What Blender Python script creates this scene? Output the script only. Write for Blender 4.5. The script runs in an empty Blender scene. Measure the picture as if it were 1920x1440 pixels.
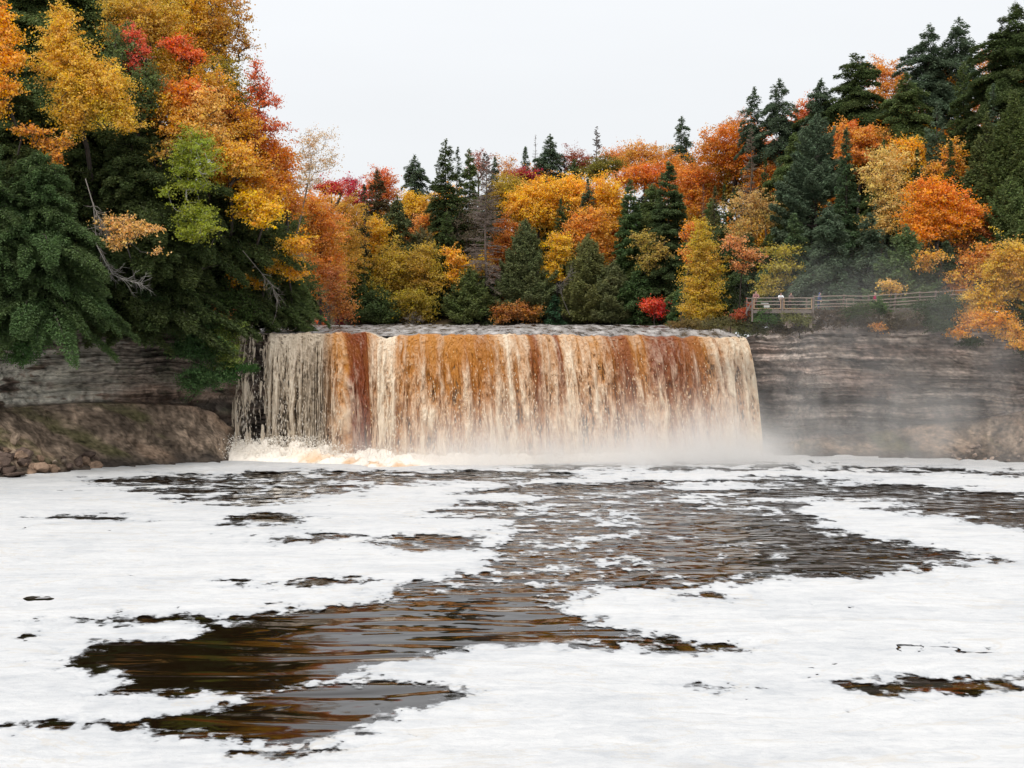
import bpy, math, random, time
import numpy as np
from mathutils import Vector, Matrix, Quaternion

T0 = time.time()
rng = np.random.default_rng(7)
random.seed(7)
SC = bpy.context.scene
COL = SC.collection
F = 2910.0; H = 15.7; TH = math.atan(160 / F)
CT, ST = math.cos(TH), math.sin(TH)

# ------------------------------------------------------------------ projection helpers (photo pixels -> metres)
def W(px, py, D):
    v = (720 - py) / F
    y = CT + v * ST; z = -ST + v * CT
    k = D / y
    return np.array([(px - 960) / F * k, D, H + z * k])
def G0(px, py, z0=0.0):
    px = np.asarray(px, float); py = np.asarray(py, float)
    v = (720 - py) / F
    y = CT + v * ST; z = -ST + v * CT
    k = (z0 - H) / z
    return np.stack([(px - 960) / F * k, y * k], -1)
def lerp(a, b, t): return a + (b - a) * t
def sstep(a, b, x):
    t = np.clip((x - a) / (b - a), 0, 1); return t * t * (3 - 2 * t)

# ------------------------------------------------------------------ noise
def _h(i, j, k, s):
    with np.errstate(over='ignore'):
        n = (i.astype(np.int64) * 374761393 + j.astype(np.int64) * 668265263 + k.astype(np.int64) * 2147483647 + s * 1274126177) & 0xFFFFFFFF
        n = ((n ^ (n >> 13)) * 1274126177) & 0xFFFFFFFF
        n = (n ^ (n >> 16)) & 0xFFFFFFFF
        n = (n * 2246822519) & 0xFFFFFFFF
        n = (n ^ (n >> 15)) & 0xFFFF
    return n / 65535.0 * 2 - 1
def noise(x, y, z=None, s=0):
    x = np.asarray(x, float); y = np.asarray(y, float) + 0 * x; x = x + 0 * y
    z = np.zeros_like(x) if z is None else np.asarray(z, float) + 0 * x
    xi, yi, zi = np.floor(x), np.floor(y), np.floor(z)
    fx, fy, fz = x - xi, y - yi, z - zi
    fx, fy, fz = [f * f * f * (f * (f * 6 - 15) + 10) for f in (fx, fy, fz)]
    xi, yi, zi = xi.astype(np.int64), yi.astype(np.int64), zi.astype(np.int64)
    r = 0
    flat = not np.any(fz)
    for dz in ((0,) if flat else (0, 1)):
        wz = 1 if flat else (fz if dz else 1 - fz)
        for dy in (0, 1):
            wy = fy if dy else 1 - fy
            for dx in (0, 1):
                wx = fx if dx else 1 - fx
                r = r + _h(xi + dx, yi + dy, zi + dz, s) * wx * wy * wz
    return r
def fbm(x, y, z=None, o=4, s=0, g=0.5):
    r = 0; a = 1; t = 0
    for i in range(o):
        k = 2.03 ** i
        r = r + a * noise(np.asarray(x) * k + i * 17.3, np.asarray(y) * k + i * 9.1, None if z is None else np.asarray(z) * k, s + i * 31)
        t += a; a *= g
    return r / t * 1.6

# ------------------------------------------------------------------ mesh helpers
def tag(o, label=None, cat=None, group=None, kind=None):
    if label: o['label'] = label
    if cat: o['category'] = cat
    if group: o['group'] = group
    if kind: o['kind'] = kind
    return o
def mk(name, V, Fc, mat, parent=None, attrs=None, smooth=False):
    V = np.asarray(V, dtype=np.float32); Fc = np.asarray(Fc, dtype=np.int32)
    me = bpy.data.meshes.new(name)
    me.vertices.add(len(V)); me.vertices.foreach_set('co', V.ravel())
    n, k = Fc.shape
    me.loops.add(n * k); me.loops.foreach_set('vertex_index', Fc.ravel())
    me.polygons.add(n)
    me.polygons.foreach_set('loop_start', np.arange(0, n * k, k, dtype=np.int32))
    me.polygons.foreach_set('loop_total', np.full(n, k, dtype=np.int32))
    me.polygons.foreach_set('use_smooth', np.full(n, smooth))
    me.update(calc_edges=True)
    for an, arr in (attrs or {}).items():
        arr = np.asarray(arr, dtype=np.float32)
        if arr.ndim == 1:
            a = me.attributes.new(an, 'FLOAT', 'POINT'); a.data.foreach_set('value', arr)
        else:
            if arr.shape[1] == 3: arr = np.concatenate([arr, np.ones((len(arr), 1), np.float32)], 1)
            a = me.attributes.new(an, 'FLOAT_COLOR', 'POINT'); a.data.foreach_set('color', arr.ravel())
    me.materials.append(mat)
    o = bpy.data.objects.new(name, me); COL.objects.link(o)
    if parent is not None: o.parent = parent
    return o
def empty(name, loc):
    o = bpy.data.objects.new(name, None); COL.objects.link(o); o.location = Vector([float(c) for c in loc]); o.empty_display_size = 0.5
    return o
def grid_faces(nr, nc):
    i = np.arange(nr - 1)[:, None] * nc + np.arange(nc - 1)[None, :]
    return np.stack([i, i + 1, i + nc + 1, i + nc], -1).reshape(-1, 4)
def tubes(A, B, ra, rb, n=5):
    """tapered tubes for many segments at once (A,B: Nx3)"""
    A = np.asarray(A, float); B = np.asarray(B, float); N = len(A)
    d = B - A; L = np.linalg.norm(d, axis=1, keepdims=True) + 1e-9; d = d / L
    up = np.where(np.abs(d[:, 2:3]) > 0.9, np.array([[1., 0, 0]]), np.array([[0, 0, 1.]]))
    u = np.cross(up, d); u /= np.linalg.norm(u, axis=1, keepdims=True) + 1e-9
    w = np.cross(d, u)
    an = np.arange(n) / n * 2 * np.pi
    ring = np.cos(an)[None, :, None] * u[:, None, :] + np.sin(an)[None, :, None] * w[:, None, :]
    V = np.concatenate([A[:, None, :] + ring * np.asarray(ra)[:, None, None], B[:, None, :] + ring * np.asarray(rb)[:, None, None]], 1).reshape(-1, 3)
    b = (np.arange(N) * 2 * n)[:, None]; k = np.arange(n)[None, :]; k2 = (k + 1) % n
    Fq = np.stack([b + k, b + k2, b + n + k2, b + n + k], -1).reshape(-1, 4)
    return V, Fq
def box(c, s, rz=0, rx=0, ry=0):
    x, y, z = [q / 2 for q in s]
    V = np.array([[a, b, d] for a in (-x, x) for b in (-y, y) for d in (-z, z)], float)
    M = np.array(Matrix.Rotation(rz, 3, 'Z') @ Matrix.Rotation(ry, 3, 'Y') @ Matrix.Rotation(rx, 3, 'X'))
    return V @ M.T + np.array(c), np.array([[0, 1, 3, 2], [4, 6, 7, 5], [0, 4, 5, 1], [2, 3, 7, 6], [0, 2, 6, 4], [1, 5, 7, 3]])
def join(parts):
    Vs, Fs, k = [], [], 0
    for V, Fq in parts:
        Vs.append(V); Fs.append(np.asarray(Fq) + k); k += len(V)
    return np.concatenate(Vs), np.concatenate(Fs)

# ------------------------------------------------------------------ materials
class NT:
    def __init__(s, name):
        s.m = bpy.data.materials.new(name); s.m.use_nodes = True
        s.t = s.m.node_tree; s.t.nodes.clear(); s.out = s.t.nodes.new('ShaderNodeOutputMaterial')
    def n(s, ty, ins=None, **kw):
        nd = s.t.nodes.new(ty)
        for k, v in kw.items(): setattr(nd, k, v)
        for k, v in (ins or {}).items():
            i = nd.inputs[k]
            if isinstance(v, bpy.types.NodeSocket): s.t.links.new(v, i)
            else: i.default_value = v
        return nd
    def math(s, op, a, b=0.0, c=None):
        d = {0: a, 1: b}
        if c is not None: d[2] = c
        return s.n('ShaderNodeMath', d, operation=op).outputs[0]
    def mixc(s, f, a, b, bt='MIX'):
        nd = s.n('ShaderNodeMix', None, data_type='RGBA', blend_type=bt)
        for i, v in ((0, f), (6, a), (7, b)):
            if isinstance(v, bpy.types.NodeSocket): s.t.links.new(v, nd.inputs[i])
            else: nd.inputs[i].default_value = v
        return nd.outputs[2]
    def surf(s, sh): s.t.links.new(sh, s.out.inputs['Surface']); return s.m

def leaf_material():
    t = NT('leaves')
    oi = t.n('ShaderNodeObjectInfo')
    at = t.n('ShaderNodeAttribute', attribute_name='tint')
    sep = t.n('ShaderNodeSeparateColor', {0: at.outputs['Color']})
    hue = t.math('MULTIPLY_ADD', sep.outputs[0], 0.040, 0.486)
    val = t.math('MULTIPLY_ADD', sep.outputs[1], 0.55, 0.76)
    sat = t.math('MULTIPLY_ADD', sep.outputs[2], -0.25, 1.08)
    hsv = t.n('ShaderNodeHueSaturation', {'Hue': hue, 'Saturation': sat, 'Value': val, 'Fac': 1.0, 'Color': oi.outputs['Color']})
    df = t.n('ShaderNodeBsdfDiffuse', {'Color': hsv.outputs[0]})
    tr = t.n('ShaderNodeBsdfTranslucent', {'Color': hsv.outputs[0]})
    return t.surf(t.n('ShaderNodeMixShader', {0: 0.38, 1: df.outputs[0], 2: tr.outputs[0]}).outputs[0])
def bark_material():
    t = NT('bark')
    oi = t.n('ShaderNodeObjectInfo')
    tc = t.n('ShaderNodeTexCoord')
    mp = t.n('ShaderNodeMapping', {'Vector': tc.outputs['Object'], 'Scale': (6, 6, 1.2)})
    nz = t.n('ShaderNodeTexNoise', {'Vector': mp.outputs[0], 'Scale': 1.5, 'Detail': 5.0})
    c = t.mixc(nz.outputs[0], (0.4, 0.4, 0.4, 1), (1.5, 1.5, 1.5, 1))
    c2 = t.mixc(1.0, oi.outputs['Color'], c, 'MULTIPLY')
    b = t.n('ShaderNodeBsdfPrincipled', {'Base Color': c2, 'Roughness': 0.9})
    return t.surf(b.outputs[0])
def attr_material(name, attr='col', rough=0.9, spec=0.2, bump=None, bscale=3.0, bstr=0.5, var=0.0, vscale=5.0, zs=1.0):
    t = NT(name)
    at = t.n('ShaderNodeAttribute', attribute_name=attr)
    tc = t.n('ShaderNodeTexCoord')
    mp = t.n('ShaderNodeMapping', {'Vector': tc.outputs['Object'], 'Scale': (1, 1, zs)})
    c = at.outputs['Color']
    if var:
        nz = t.n('ShaderNodeTexNoise', {'Vector': mp.outputs[0], 'Scale': vscale, 'Detail': 8.0, 'Roughness': 0.65})
        g = t.math('MULTIPLY_ADD', nz.outputs[0], var * 2, 1 - var)
        cm = t.n('ShaderNodeCombineColor', {0: g, 1: g, 2: g})
        c = t.mixc(1.0, c, cm.outputs[0], 'MULTIPLY')
    b = t.n('ShaderNodeBsdfPrincipled', {'Base Color': c, 'Roughness': rough, 'Specular IOR Level': spec})
    if bump:
        nz = t.n('ShaderNodeTexNoise', {'Vector': mp.outputs[0], 'Scale': bscale, 'Detail': 9.0, 'Roughness': 0.62})
        bp = t.n('ShaderNodeBump', {'Strength': bstr, 'Distance': bump, 'Height': nz.outputs[0]})
        t.t.links.new(bp.outputs[0], b.inputs['Normal'])
    return t.surf(b.outputs[0])
def wood_material(name, col, sc=4.0):
    t = NT(name)
    tc = t.n('ShaderNodeTexCoord')
    mp = t.n('ShaderNodeMapping', {'Vector': tc.outputs['Object'], 'Scale': (1, 8, 8)})
    nz = t.n('ShaderNodeTexNoise', {'Vector': mp.outputs[0], 'Scale': sc, 'Detail': 6.0})
    c = t.mixc(nz.outputs[0], tuple(q * 0.55 for q in col) + (1,), tuple(min(1, q * 1.45) for q in col) + (1,))
    return t.surf(t.n('ShaderNodeBsdfPrincipled', {'Base Color': c, 'Roughness': 0.85}).outputs[0])
def flat_material(name, col, rough=0.8):
    t = NT(name)
    tc = t.n('ShaderNodeTexCoord')
    nz = t.n('ShaderNodeTexNoise', {'Vector': tc.outputs['Object'], 'Scale': 9.0, 'Detail': 3.0})
    c = t.mixc(nz.outputs[0], tuple(q * 0.75 for q in col) + (1,), tuple(min(1, q * 1.25) for q in col) + (1,))
    return t.surf(t.n('ShaderNodeBsdfPrincipled', {'Base Color': c, 'Roughness': rough}).outputs[0])
M_LEAF = leaf_material(); M_BARK = bark_material()

# ------------------------------------------------------------------ plan of the place
def path_pts():
    P = [(-95, -20), (-90, 40), (-84, 80), (-74, 110)]
    for px, py in ((-220, 912), (0, 899), (100, 890), (190, 880), (300, 874), (440, 866)):
        P.append(tuple(G0(px, py)))
    P += [tuple(G0(452, 862.0)), ]
    FALL_A = len(P)
    P += [(-26.4, 154.6), (-20, 154.0), (-12, 151.9), (-6, 152.1), (0, 152.8), (8, 154.0), (16, 155.6), (23.2, 157.3)]
    P += [(24.6, 157.2)]
    for px, py in ((1470, 857), (1600, 857), (1760, 861), (1860, 867), (1960, 873), (2200, 886)):
        P.append(tuple(G0(px, py)))
    P += [(78, 112), (86, 80), (92, 40), (97, -20)]
    return np.array(P, float)
PATH = path_pts()
# lip of the falls (plan), photo pixel of each column -> depth and height
LIPX = np.array([446, 560, 640, 700, 745, 820, 940, 1100, 1250, 1392.])
LIPD = np.array([153.0, 152.6, 151.6, 150.2, 150.4, 150.8, 151.4, 153.0, 154.6, 156.0])
LIPY = np.array([625.0, 625, 624, 627, 629, 627.5, 627, 629, 631, 633.])
RIVER = np.array([(-27.5, 152), (-30, 160), (-33, 180), (-36, 203), (-10, 205), (12, 205), (20, 200), (23, 185), (23, 170), (23.2, 157)])
POOL = np.concatenate([PATH[:11], PATH[11:]])

def seg_dist(X, Y, P, closed=True):
    Q = np.roll(P, -1, 0) if closed else P[1:]
    A = P if closed else P[:-1]
    best = np.full(X.shape, 1e9)
    for a, b in zip(A, Q):
        d = b - a; L = d @ d + 1e-12
        t = np.clip(((X - a[0]) * d[0] + (Y - a[1]) * d[1]) / L, 0, 1)
        best = np.minimum(best, (X - a[0] - t * d[0]) ** 2 + (Y - a[1] - t * d[1]) ** 2)
    return np.sqrt(best)
def inside(X, Y, P):
    r = np.zeros(X.shape, bool); Q = np.roll(P, -1, 0)
    for a, b in zip(P, Q):
        c = ((a[1] > Y) != (b[1] > Y)) & (X < (b[0] - a[0]) * (Y - a[1]) / (b[1] - a[1] + 1e-12) + a[0])
        r ^= c
    return r
def sd(X, Y, P):   # positive inside
    return seg_dist(X, Y, P) * np.where(inside(X, Y, P), 1, -1)
def ground(X, Y):
    X = np.asarray(X, float); Y = np.asarray(Y, float)
    d = np.maximum(0, -np.maximum(sd(X, Y, POOL), sd(X, Y, RIVER)))
    a = X / np.maximum(Y, 20)
    sl = np.interp(a, [-0.5, -0.17, -0.08, 0.1, 0.2, 0.4], [0.72, 0.70, 0.42, 0.40, 0.42, 0.46])
    e0 = np.interp(a, [-0.2, 0.1, 0.15, 0.4], [5.0, 3.0, 8.0, 8.0])
    base = np.interp(a, [-0.25, -0.15, -0.10, 0.1, 0.17, 0.3], [13.6, 13.2, 12.5, 12.5, 13.6, 13.0])
    rise = np.maximum(0, d - e0) * sl
    cap = np.interp(a, [-0.4, -0.15, 0.0, 0.2, 0.4], [26, 22, 14, 18, 22])
    rise = cap * (1 - np.exp(-rise / cap))
    front = sstep(20, 90, Y)
    return base + rise * front + 0.35 * fbm(X / 9, Y / 9, o=3, s=3) * sstep(3, 10, d)
def g1(x, y): return float(ground(np.array([x]), np.array([y]))[0])

# ------------------------------------------------------------------ trees
def leaf_quads(P, N, size, aspect=1.0, D=None):
    """P centres, N approx normals, D long-axis direction (optional)"""
    n = len(P)
    if D is None: D = rng.normal(size=(n, 3))
    N = N / (np.linalg.norm(N, axis=1, keepdims=True) + 1e-9)
    D = D - N * np.sum(D * N, 1, keepdims=True); D /= np.linalg.norm(D, axis=1, keepdims=True) + 1e-9
    S = np.cross(N, D)
    s = (size * rng.uniform(0.65, 1.3, n))[:, None]
    a = P - D * s * 0.5 * aspect; c = P + D * s * 0.5 * aspect
    b = P + S * s * 0.42 - D * s * 0.05 + N * s * 0.12; d = P - S * s * 0.42 - D * s * 0.05 + N * s * 0.12
    V = np.stack([a, b, c, d], 1).reshape(-1, 3)
    Fq = np.arange(n * 4).reshape(-1, 4)
    return V, Fq
def skeleton(base, top_node, targets, r0, lean=None, sides=5):
    """greedy branching from a trunk to clump targets; returns tube mesh"""
    nt = 7
    tt = np.linspace(0, 1, nt)[:, None]
    trunk = base[None] * (1 - tt) + top_node[None] * tt
    trunk[1:-1, :2] += rng.normal(0, 0.012 * np.linalg.norm(top_node - base), (nt - 2, 2))
    nodes = [p for p in trunk]; par = [-1] + list(range(nt - 1))
    order = np.argsort(np.linalg.norm(targets - trunk[nt // 2 + 1], axis=1))
    arr = np.zeros((nt + 3 * len(targets), 3)); arr[:nt] = trunk; n = nt
    lo = max(1, int(nt * 0.4))
    ok = np.zeros(len(arr), bool); ok[lo:nt] = True
    for i in order:
        t = targets[i]
        dv = t - arr[:n]
        dist = np.linalg.norm(dv, axis=1) + np.maximum(0, -dv[:, 2]) * 1.1
        dist[~ok[:n]] = 1e9
        j = int(np.argmin(dist)); a = arr[j]
        L = np.linalg.norm(t - a)
        mid = a * 0.5 + t * 0.5 + np.array([0, 0, -0.07 * L]) + rng.normal(0, 0.06 * L, 3)
        arr[n] = mid; par.append(j); arr[n + 1] = t; par.append(n); ok[n] = ok[n + 1] = True; n += 2
    arr = arr[:n]; par = np.array(par)
    cnt = np.ones(n)
    for i in range(n - 1, 0, -1): cnt[par[i]] += cnt[i]
    rad = np.maximum(0.018, r0 * (cnt / cnt[0]) ** 0.5)
    rad[0] = r0 * 1.25
    i = np.arange(1, n)
    ra = np.minimum(rad[par[i]], rad[i] * 1.5)
    return tubes(arr[par[i]], arr[i], ra, rad[i], sides)

TREE_N = [0]
def finish_tree(name, label, cat, group, base, tv, lv, tint, col, bark, rotlean=None):
    root = empty(name, base)
    b = np.asarray(base)
    t = mk('trunk', tv[0] - b, tv[1], M_BARK, root, smooth=True); t.color = (*bark, 1)
    if lv is not None:
        c = mk('crown', lv[0] - b, lv[1], M_LEAF, root, {'tint': tint}); c.color = (*col, 1)
    tag(root, label, cat, group)
    TREE_N[0] += 1
    return root
BK = (0.075, 0.06, 0.05); BKP = (0.42, 0.40, 0.36); BKG = (0.20, 0.18, 0.16)

def broadleaf(name, label, lobes, D, col, ls=0.24, dens=1.15, clump=0.8, flat=0.45, sparse=0.0, bark=BK, group='autumn hardwoods on the river banks', base=None, depth=1.0, r0=None, weep=0.0, cat='tree', hang=False, mixc=None):
    C = []; R = []; ls = ls * 0.86
    for cx, cy, rx, ry in lobes:
        C.append(W(cx, cy, D)); R.append((rx * 1.14 * D / F, max(rx, ry) * 0.9 * D / F * depth, ry * 1.16 * D / F))
    C = np.array(C); R = np.array(R)
    C[:, 1] += rng.uniform(-0.6, 0.6, len(C))
    vol = R[:, 0] * R[:, 1] * R[:, 2]
    tgt = []; clr = []
    seed = int(rng.integers(1e6))
    for c, r in zip(C, R):
        area = (r[0] * r[2] + r[0] * r[1] + r[1] * r[2])
        n = max(8, int(area * 4.4 / (clump ** 2) * (1 - 0.35 * sparse)))
        u = rng.normal(size=(n, 3)); u /= np.linalg.norm(u, axis=1, keepdims=True)
        q = rng.uniform(0.25, 1, n) ** 0.55
        lump = 1 + 0.42 * fbm(u[:, 0] * 2.4 + c[0], u[:, 1] * 2.4, u[:, 2] * 2.4, o=3, s=seed) - 0.10 * (u[:, 2] < -0.3)
        q = np.where(rng.uniform(size=n) < 0.13, q * rng.uniform(1.1, 1.42, n), q)
        p = c + u * r * (q * lump * 0.93)[:, None]
        tgt.append(p); clr.append(u)
    tgt = np.concatenate(tgt); uo = np.concatenate(clr)
    cen = (C * vol[:, None]).sum(0) / vol.sum()
    if base is None:
        back = 9.0 if (cen[0] < -20 and D < 172) else (2.5 if cen[2] > 18 else 0)
        bx = cen[0] + rng.uniform(-0.5, 0.5) - 0.15 * back; by = D + back + rng.uniform(0, 0.8)
        base = np.array([bx, by, g1(bx, by) - 0.3])
        if base[2] > cen[2] - 1.0: base[2] = cen[2] - max(1.0, R[:, 2].max() * 0.9)
    base = np.asarray(base, float)
    hgt = tgt[:, 2].max() - base[2]
    top = cen + np.array([0, 0, 0.25 * R[:, 2].max()])
    r0 = r0 or min(0.24, max(0.06, 0.0105 * hgt)) * (1 - 0.45 * sparse)
    sub = tgt if len(tgt) < 420 else tgt[rng.permutation(len(tgt))[:420]]
    tv = skeleton(base, top, sub, r0)
    # leaves
    k = len(tgt)
    keep = rng.uniform(size=k) > sparse * 0.45
    tgt2, uo2 = tgt[keep], uo[keep]
    k = len(tgt2)
    per = max(6, int(clump ** 2 / ls ** 2 * 2.5 * dens * (1 - 0.6 * sparse)))
    ci = np.repeat(np.arange(k), per)
    cs = clump * rng.uniform(0.45, 1.5, k)
    outw = uo2 * np.array([1, 1, 0.35]); outw /= np.linalg.norm(outw, axis=1, keepdims=True) + 1e-9
    gg = rng.normal(size=(len(ci), 3)) * np.array([0.33, 0.33, 0.42 * flat * 1.2])
    al = np.clip(rng.normal(size=len(ci)), -1.7, 1.7) * 0.62
    P = tgt2[ci] + gg * cs[ci][:, None] + outw[ci] * (al * cs[ci])[:, None]
    P[:, 2] -= 0.16 * np.sum(gg[:, :2] ** 2, 1) * cs[ci] + weep * np.abs(al) * cs[ci]
    Nn = rng.normal(size=(len(ci), 3)) * 0.75 + np.array([0, 0, 0.7]) + uo2[ci] * 0.5
    lv = leaf_quads(P, Nn, ls)
    th = np.clip(0.5 + 0.35 * rng.normal(size=k), 0, 1)
    big = 0.5 + 0.5 * fbm(tgt2[:, 0] / 2.5, tgt2[:, 1] / 2.5, tgt2[:, 2] / 2.5, o=2, s=seed + 5)
    tint = np.stack([np.clip(0.5 * th[ci] + 0.5 * big[ci] + rng.normal(0, .12, len(ci)), 0, 1),
                     np.clip(0.45 * rng.uniform(size=k)[ci] + 0.55 * rng.uniform(size=len(ci)), 0, 1),
                     rng.uniform(size=len(ci))], -1)
    tint = np.repeat(tint, 4, 0)
    return finish_tree(name, label, cat, group, base, tv, lv, tint, col, bark)

def conifer(name, label, px, ytop, w, D, col, style='spruce', ybot=None, ls=0.30, dens=1.0, bark=BK, group='dark conifers on the river banks', lean=0.0, cat='tree'):
    top = W(px, ytop, D)
    bx, by = top[0] - lean, D
    base = np.array([bx, by, g1(bx, by) - 0.3])
    if base[2] > top[2] - 2.5: base[2] = top[2] - 2.5
    h = top[2] - base[2]
    Wd = w * D / F * (1.22 if style in ('spruce', 'cedar') else 1.32 if style == 'hemlock' and D > 180 else 1.08)
    ls = ls * 0.9
    cb = 0.06 if ybot is None else max(0.03, (W(px, ybot, D)[2] - base[2]) / h)
    cb = min(cb, 0.7)
    cr = h * (1 - cb)
    tt = np.linspace(0, 1, 9)[:, None]
    tr = base * (1 - tt) + top * tt
    tr[1:-1, :2] += rng.normal(0, 0.004 * h, (7, 2))
    r0 = min(0.26, max(0.06, 0.0115 * h))
    rad = r0 * (1 - np.linspace(0, 1, 9) * 0.93)
    segA = [tr[:-1]]; segB = [tr[1:]]; ra = [rad[:-1]]; rb = [rad[1:]]
    dead = style == 'dead'
    nb = int(cr * {'spruce': 11, 'hemlock': 11, 'cedar': 15, 'dead': 9, 'pine': 8}[style] * max(1, Wd / 4) ** 0.3 * (1.9 if (style == 'hemlock' and D < 141) else 1)) + 14
    t = np.sort(rng.uniform(0, 1, nb) ** 0.9)          # 0 bottom, 1 top of crown
    ph = rng.uniform(0, 2 * np.pi, nb)
    if style == 'spruce':  R = (1 - t) ** 0.72; R = R * rng.uniform(0.72, 1.12, nb) + 0.05
    elif style == 'hemlock': R = np.minimum(1, 1.05 * ((1 - t) * cr / 8.5) ** 0.85) * rng.uniform(0.35, 1.2, nb) * (1 + 0.22 * np.sin(t * h * 1.1 + ph[0])) + 0.05
    elif style == 'pine': R = np.minimum(1, 1.5 * (1 - t) ** 0.8) * rng.uniform(0.5, 1.15, nb) + 0.05
    elif style == 'cedar': R = np.minimum(1, 1.15 * (1 - t) ** 1.0) * rng.uniform(0.75, 1.05, nb) + 0.04
    else: R = (1 - t) ** 0.7 * rng.uniform(0.35, 1.1, nb) + 0.05
    if not dead: R *= 1 + 0.18 * np.sin(ph * 2 + ph[1])
    L = R * Wd / 2
    zc = base[2] + h * (cb + (1 - cb) * t)
    cxy = base[None, :2] + (top - base)[None, :2] * ((zc - base[2]) / h)[:, None]
    el = {'spruce': lerp(-0.28, 0.55, t ** 2), 'hemlock': lerp(-0.12, 0.5, t ** 2), 'pine': lerp(0.0, 0.7, t), 'cedar': lerp(0.1, 0.9, t), 'dead': lerp(-0.25, 0.6, t)}[style] + rng.normal(0, 0.09, nb)
    dr = {'spruce': 0.14, 'hemlock': 0.45, 'pine': -0.1, 'cedar': -0.25, 'dead': 0.1}[style]
    def bp(i, s):   # point on branch i at s
        r = L[i] * s
        z = zc[i] + np.tan(el[i]) * r - dr * r * s
        return np.stack([cxy[i, 0] + np.cos(ph[i]) * r, cxy[i, 1] + np.sin(ph[i]) * r, z], -1)
    ii = np.arange(nb)
    br = np.maximum(0.012, 0.014 * L)
    for s0, s1 in ((0, 0.5), (0.5, 1.0)):
        segA.append(bp(ii, np.full(nb, s0))); segB.append(bp(ii, np.full(nb, s1)))
        ra.append(br * (1.1 - s0)); rb.append(br * (1.1 - s1) * 0.8 + 0.004)
    if dead:  # side twigs
        big = Wd > 4.5
        m = nb * (26 if big else 9)
        i = rng.integers(0, nb, m); s = rng.uniform(0.15, 1, m)
        a = bp(i, s); sgn = rng.choice([-1, 1], m)
        aa = ph[i] + sgn * rng.uniform(0.4, 1.0, m); ll = L[i] * rng.uniform(0.15, 0.4, m) * (1.2 - s) + 0.1
        b = a + np.stack([np.cos(aa) * ll, np.sin(aa) * ll, rng.normal(-0.1, 0.25, m) * ll], -1)
        segA.append(a); segB.append(b); ra.append(np.full(m, 0.022 if big else 0.012)); rb.append(np.full(m, 0.012 if big else 0.006))
    tv = tubes(np.concatenate(segA), np.concatenate(segB), np.concatenate(ra), np.concatenate(rb), 4)
    lv = tint = None
    if not dead:
        fw = {'spruce': 0.36, 'hemlock': 0.26 if D < 141 else 0.42, 'pine': 0.40, 'cedar': 0.5}[style]
        per = np.maximum(5, (L * L * fw * 2.0 / ls ** 2 * 2.6 * dens + L * 3).astype(int))
        i = np.repeat(ii, per); m = len(i)
        s = rng.uniform(0.08, 1.0, m) ** (0.75 if style != 'pine' else 0.5)
        p = bp(i, s)
        halfw = L[i] * fw * np.clip(1.15 - s, 0.12, 0.8) + 0.06
        off = rng.uniform(-1, 1, m)
        th_ = ph[i] + np.pi / 2
        p[:, 0] += np.cos(th_) * off * halfw; p[:, 1] += np.sin(th_) * off * halfw
        droop = {'spruce': 0.22, 'hemlock': 0.22, 'pine': -0.1, 'cedar': -0.1}[style]
        p[:, 2] += rng.normal(0, {'spruce': 0.10, 'hemlock': 0.15, 'pine': 0.15, 'cedar': 0.22}[style], m) - droop * np.abs(off) * halfw - rng.uniform(0, 1, m) ** 2 * (0.25 if style == 'spruce' else 0.16)
        ang = ph[i] + off * 0.9
        dv = np.stack([np.cos(ang), np.sin(ang), rng.normal(-0.25 if style in ('spruce', 'hemlock') else 0.5, 0.3, m)], -1)
        Nn = np.stack([rng.normal(0, .45, m), rng.normal(0, .45, m), np.ones(m) * (1.0 if style in ('spruce', 'hemlock') else 0.5)], -1)
        # leader tuft
        m2 = 14
        lz = rng.uniform(0, 1, m2)
        p2 = top + np.stack([rng.normal(0, .05, m2), rng.normal(0, .05, m2), -lz * 0.9], -1)
        d2 = np.stack([rng.normal(0, .5, m2), rng.normal(0, .5, m2), np.ones(m2)], -1)
        p = np.concatenate([p, p2]); dv = np.concatenate([dv, d2]); Nn = np.concatenate([Nn, rng.normal(size=(m2, 3))])
        lv = leaf_quads(p, Nn, ls * 0.78, 1.75, dv)
        bt = rng.uniform(size=nb)
        tint = np.stack([np.clip(np.concatenate([bt[i], np.ones(m2) * .5]) * 0.6 + rng.uniform(0, .4, m + m2), 0, 1),
                         np.clip(np.concatenate([0.5 * rng.uniform(size=nb)[i] + 0.1, np.ones(m2) * .5]) + rng.uniform(0, 0.4, m + m2), 0, 1),
                         rng.uniform(size=m + m2)], -1)
        tint = np.repeat(tint, 4, 0)
    return finish_tree(name, label, cat, group, base, tv, lv, tint, col, bark)

# ------------------------------------------------------------------ camera, world, sun
cam = bpy.data.objects.new('camera', bpy.data.cameras.new('camera')); COL.objects.link(cam)
cam.location = (0, 0, H); cam.rotation_euler = (math.pi / 2 - TH, 0, 0)
cam.data.sensor_width = 36; cam.data.lens = F / 1920 * 36; cam.data.clip_start = 0.5; cam.data.clip_end = 3000
SC.camera = cam
SUN_EL, SUN_AZ = math.radians(52), math.radians(205)
w = bpy.data.worlds.new('World'); SC.world = w; w.use_nodes = True
nt = w.node_tree; nt.nodes.clear()
def wn(ty, ins=None, **kw):
    nd = nt.nodes.new(ty)
    for k, v in kw.items(): setattr(nd, k, v)
    for k, v in (ins or {}).items():
        if isinstance(v, bpy.types.NodeSocket): nt.links.new(v, nd.inputs[k])
        else: nd.inputs[k].default_value = v
    return nd
sky = wn('ShaderNodeTexSky', sky_type='NISHITA', sun_disc=False, sun_elevation=SUN_EL, sun_rotation=SUN_AZ)
tc = wn('ShaderNodeTexCoord')
sep = wn('ShaderNodeSeparateXYZ', {0: tc.outputs['Generated']})
rmp = wn('ShaderNodeMapRange', {'Value': sep.outputs['Z'], 'From Min': -0.02, 'From Max': 0.9, 'To Min': 9.6, 'To Max': 15.5})
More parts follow.
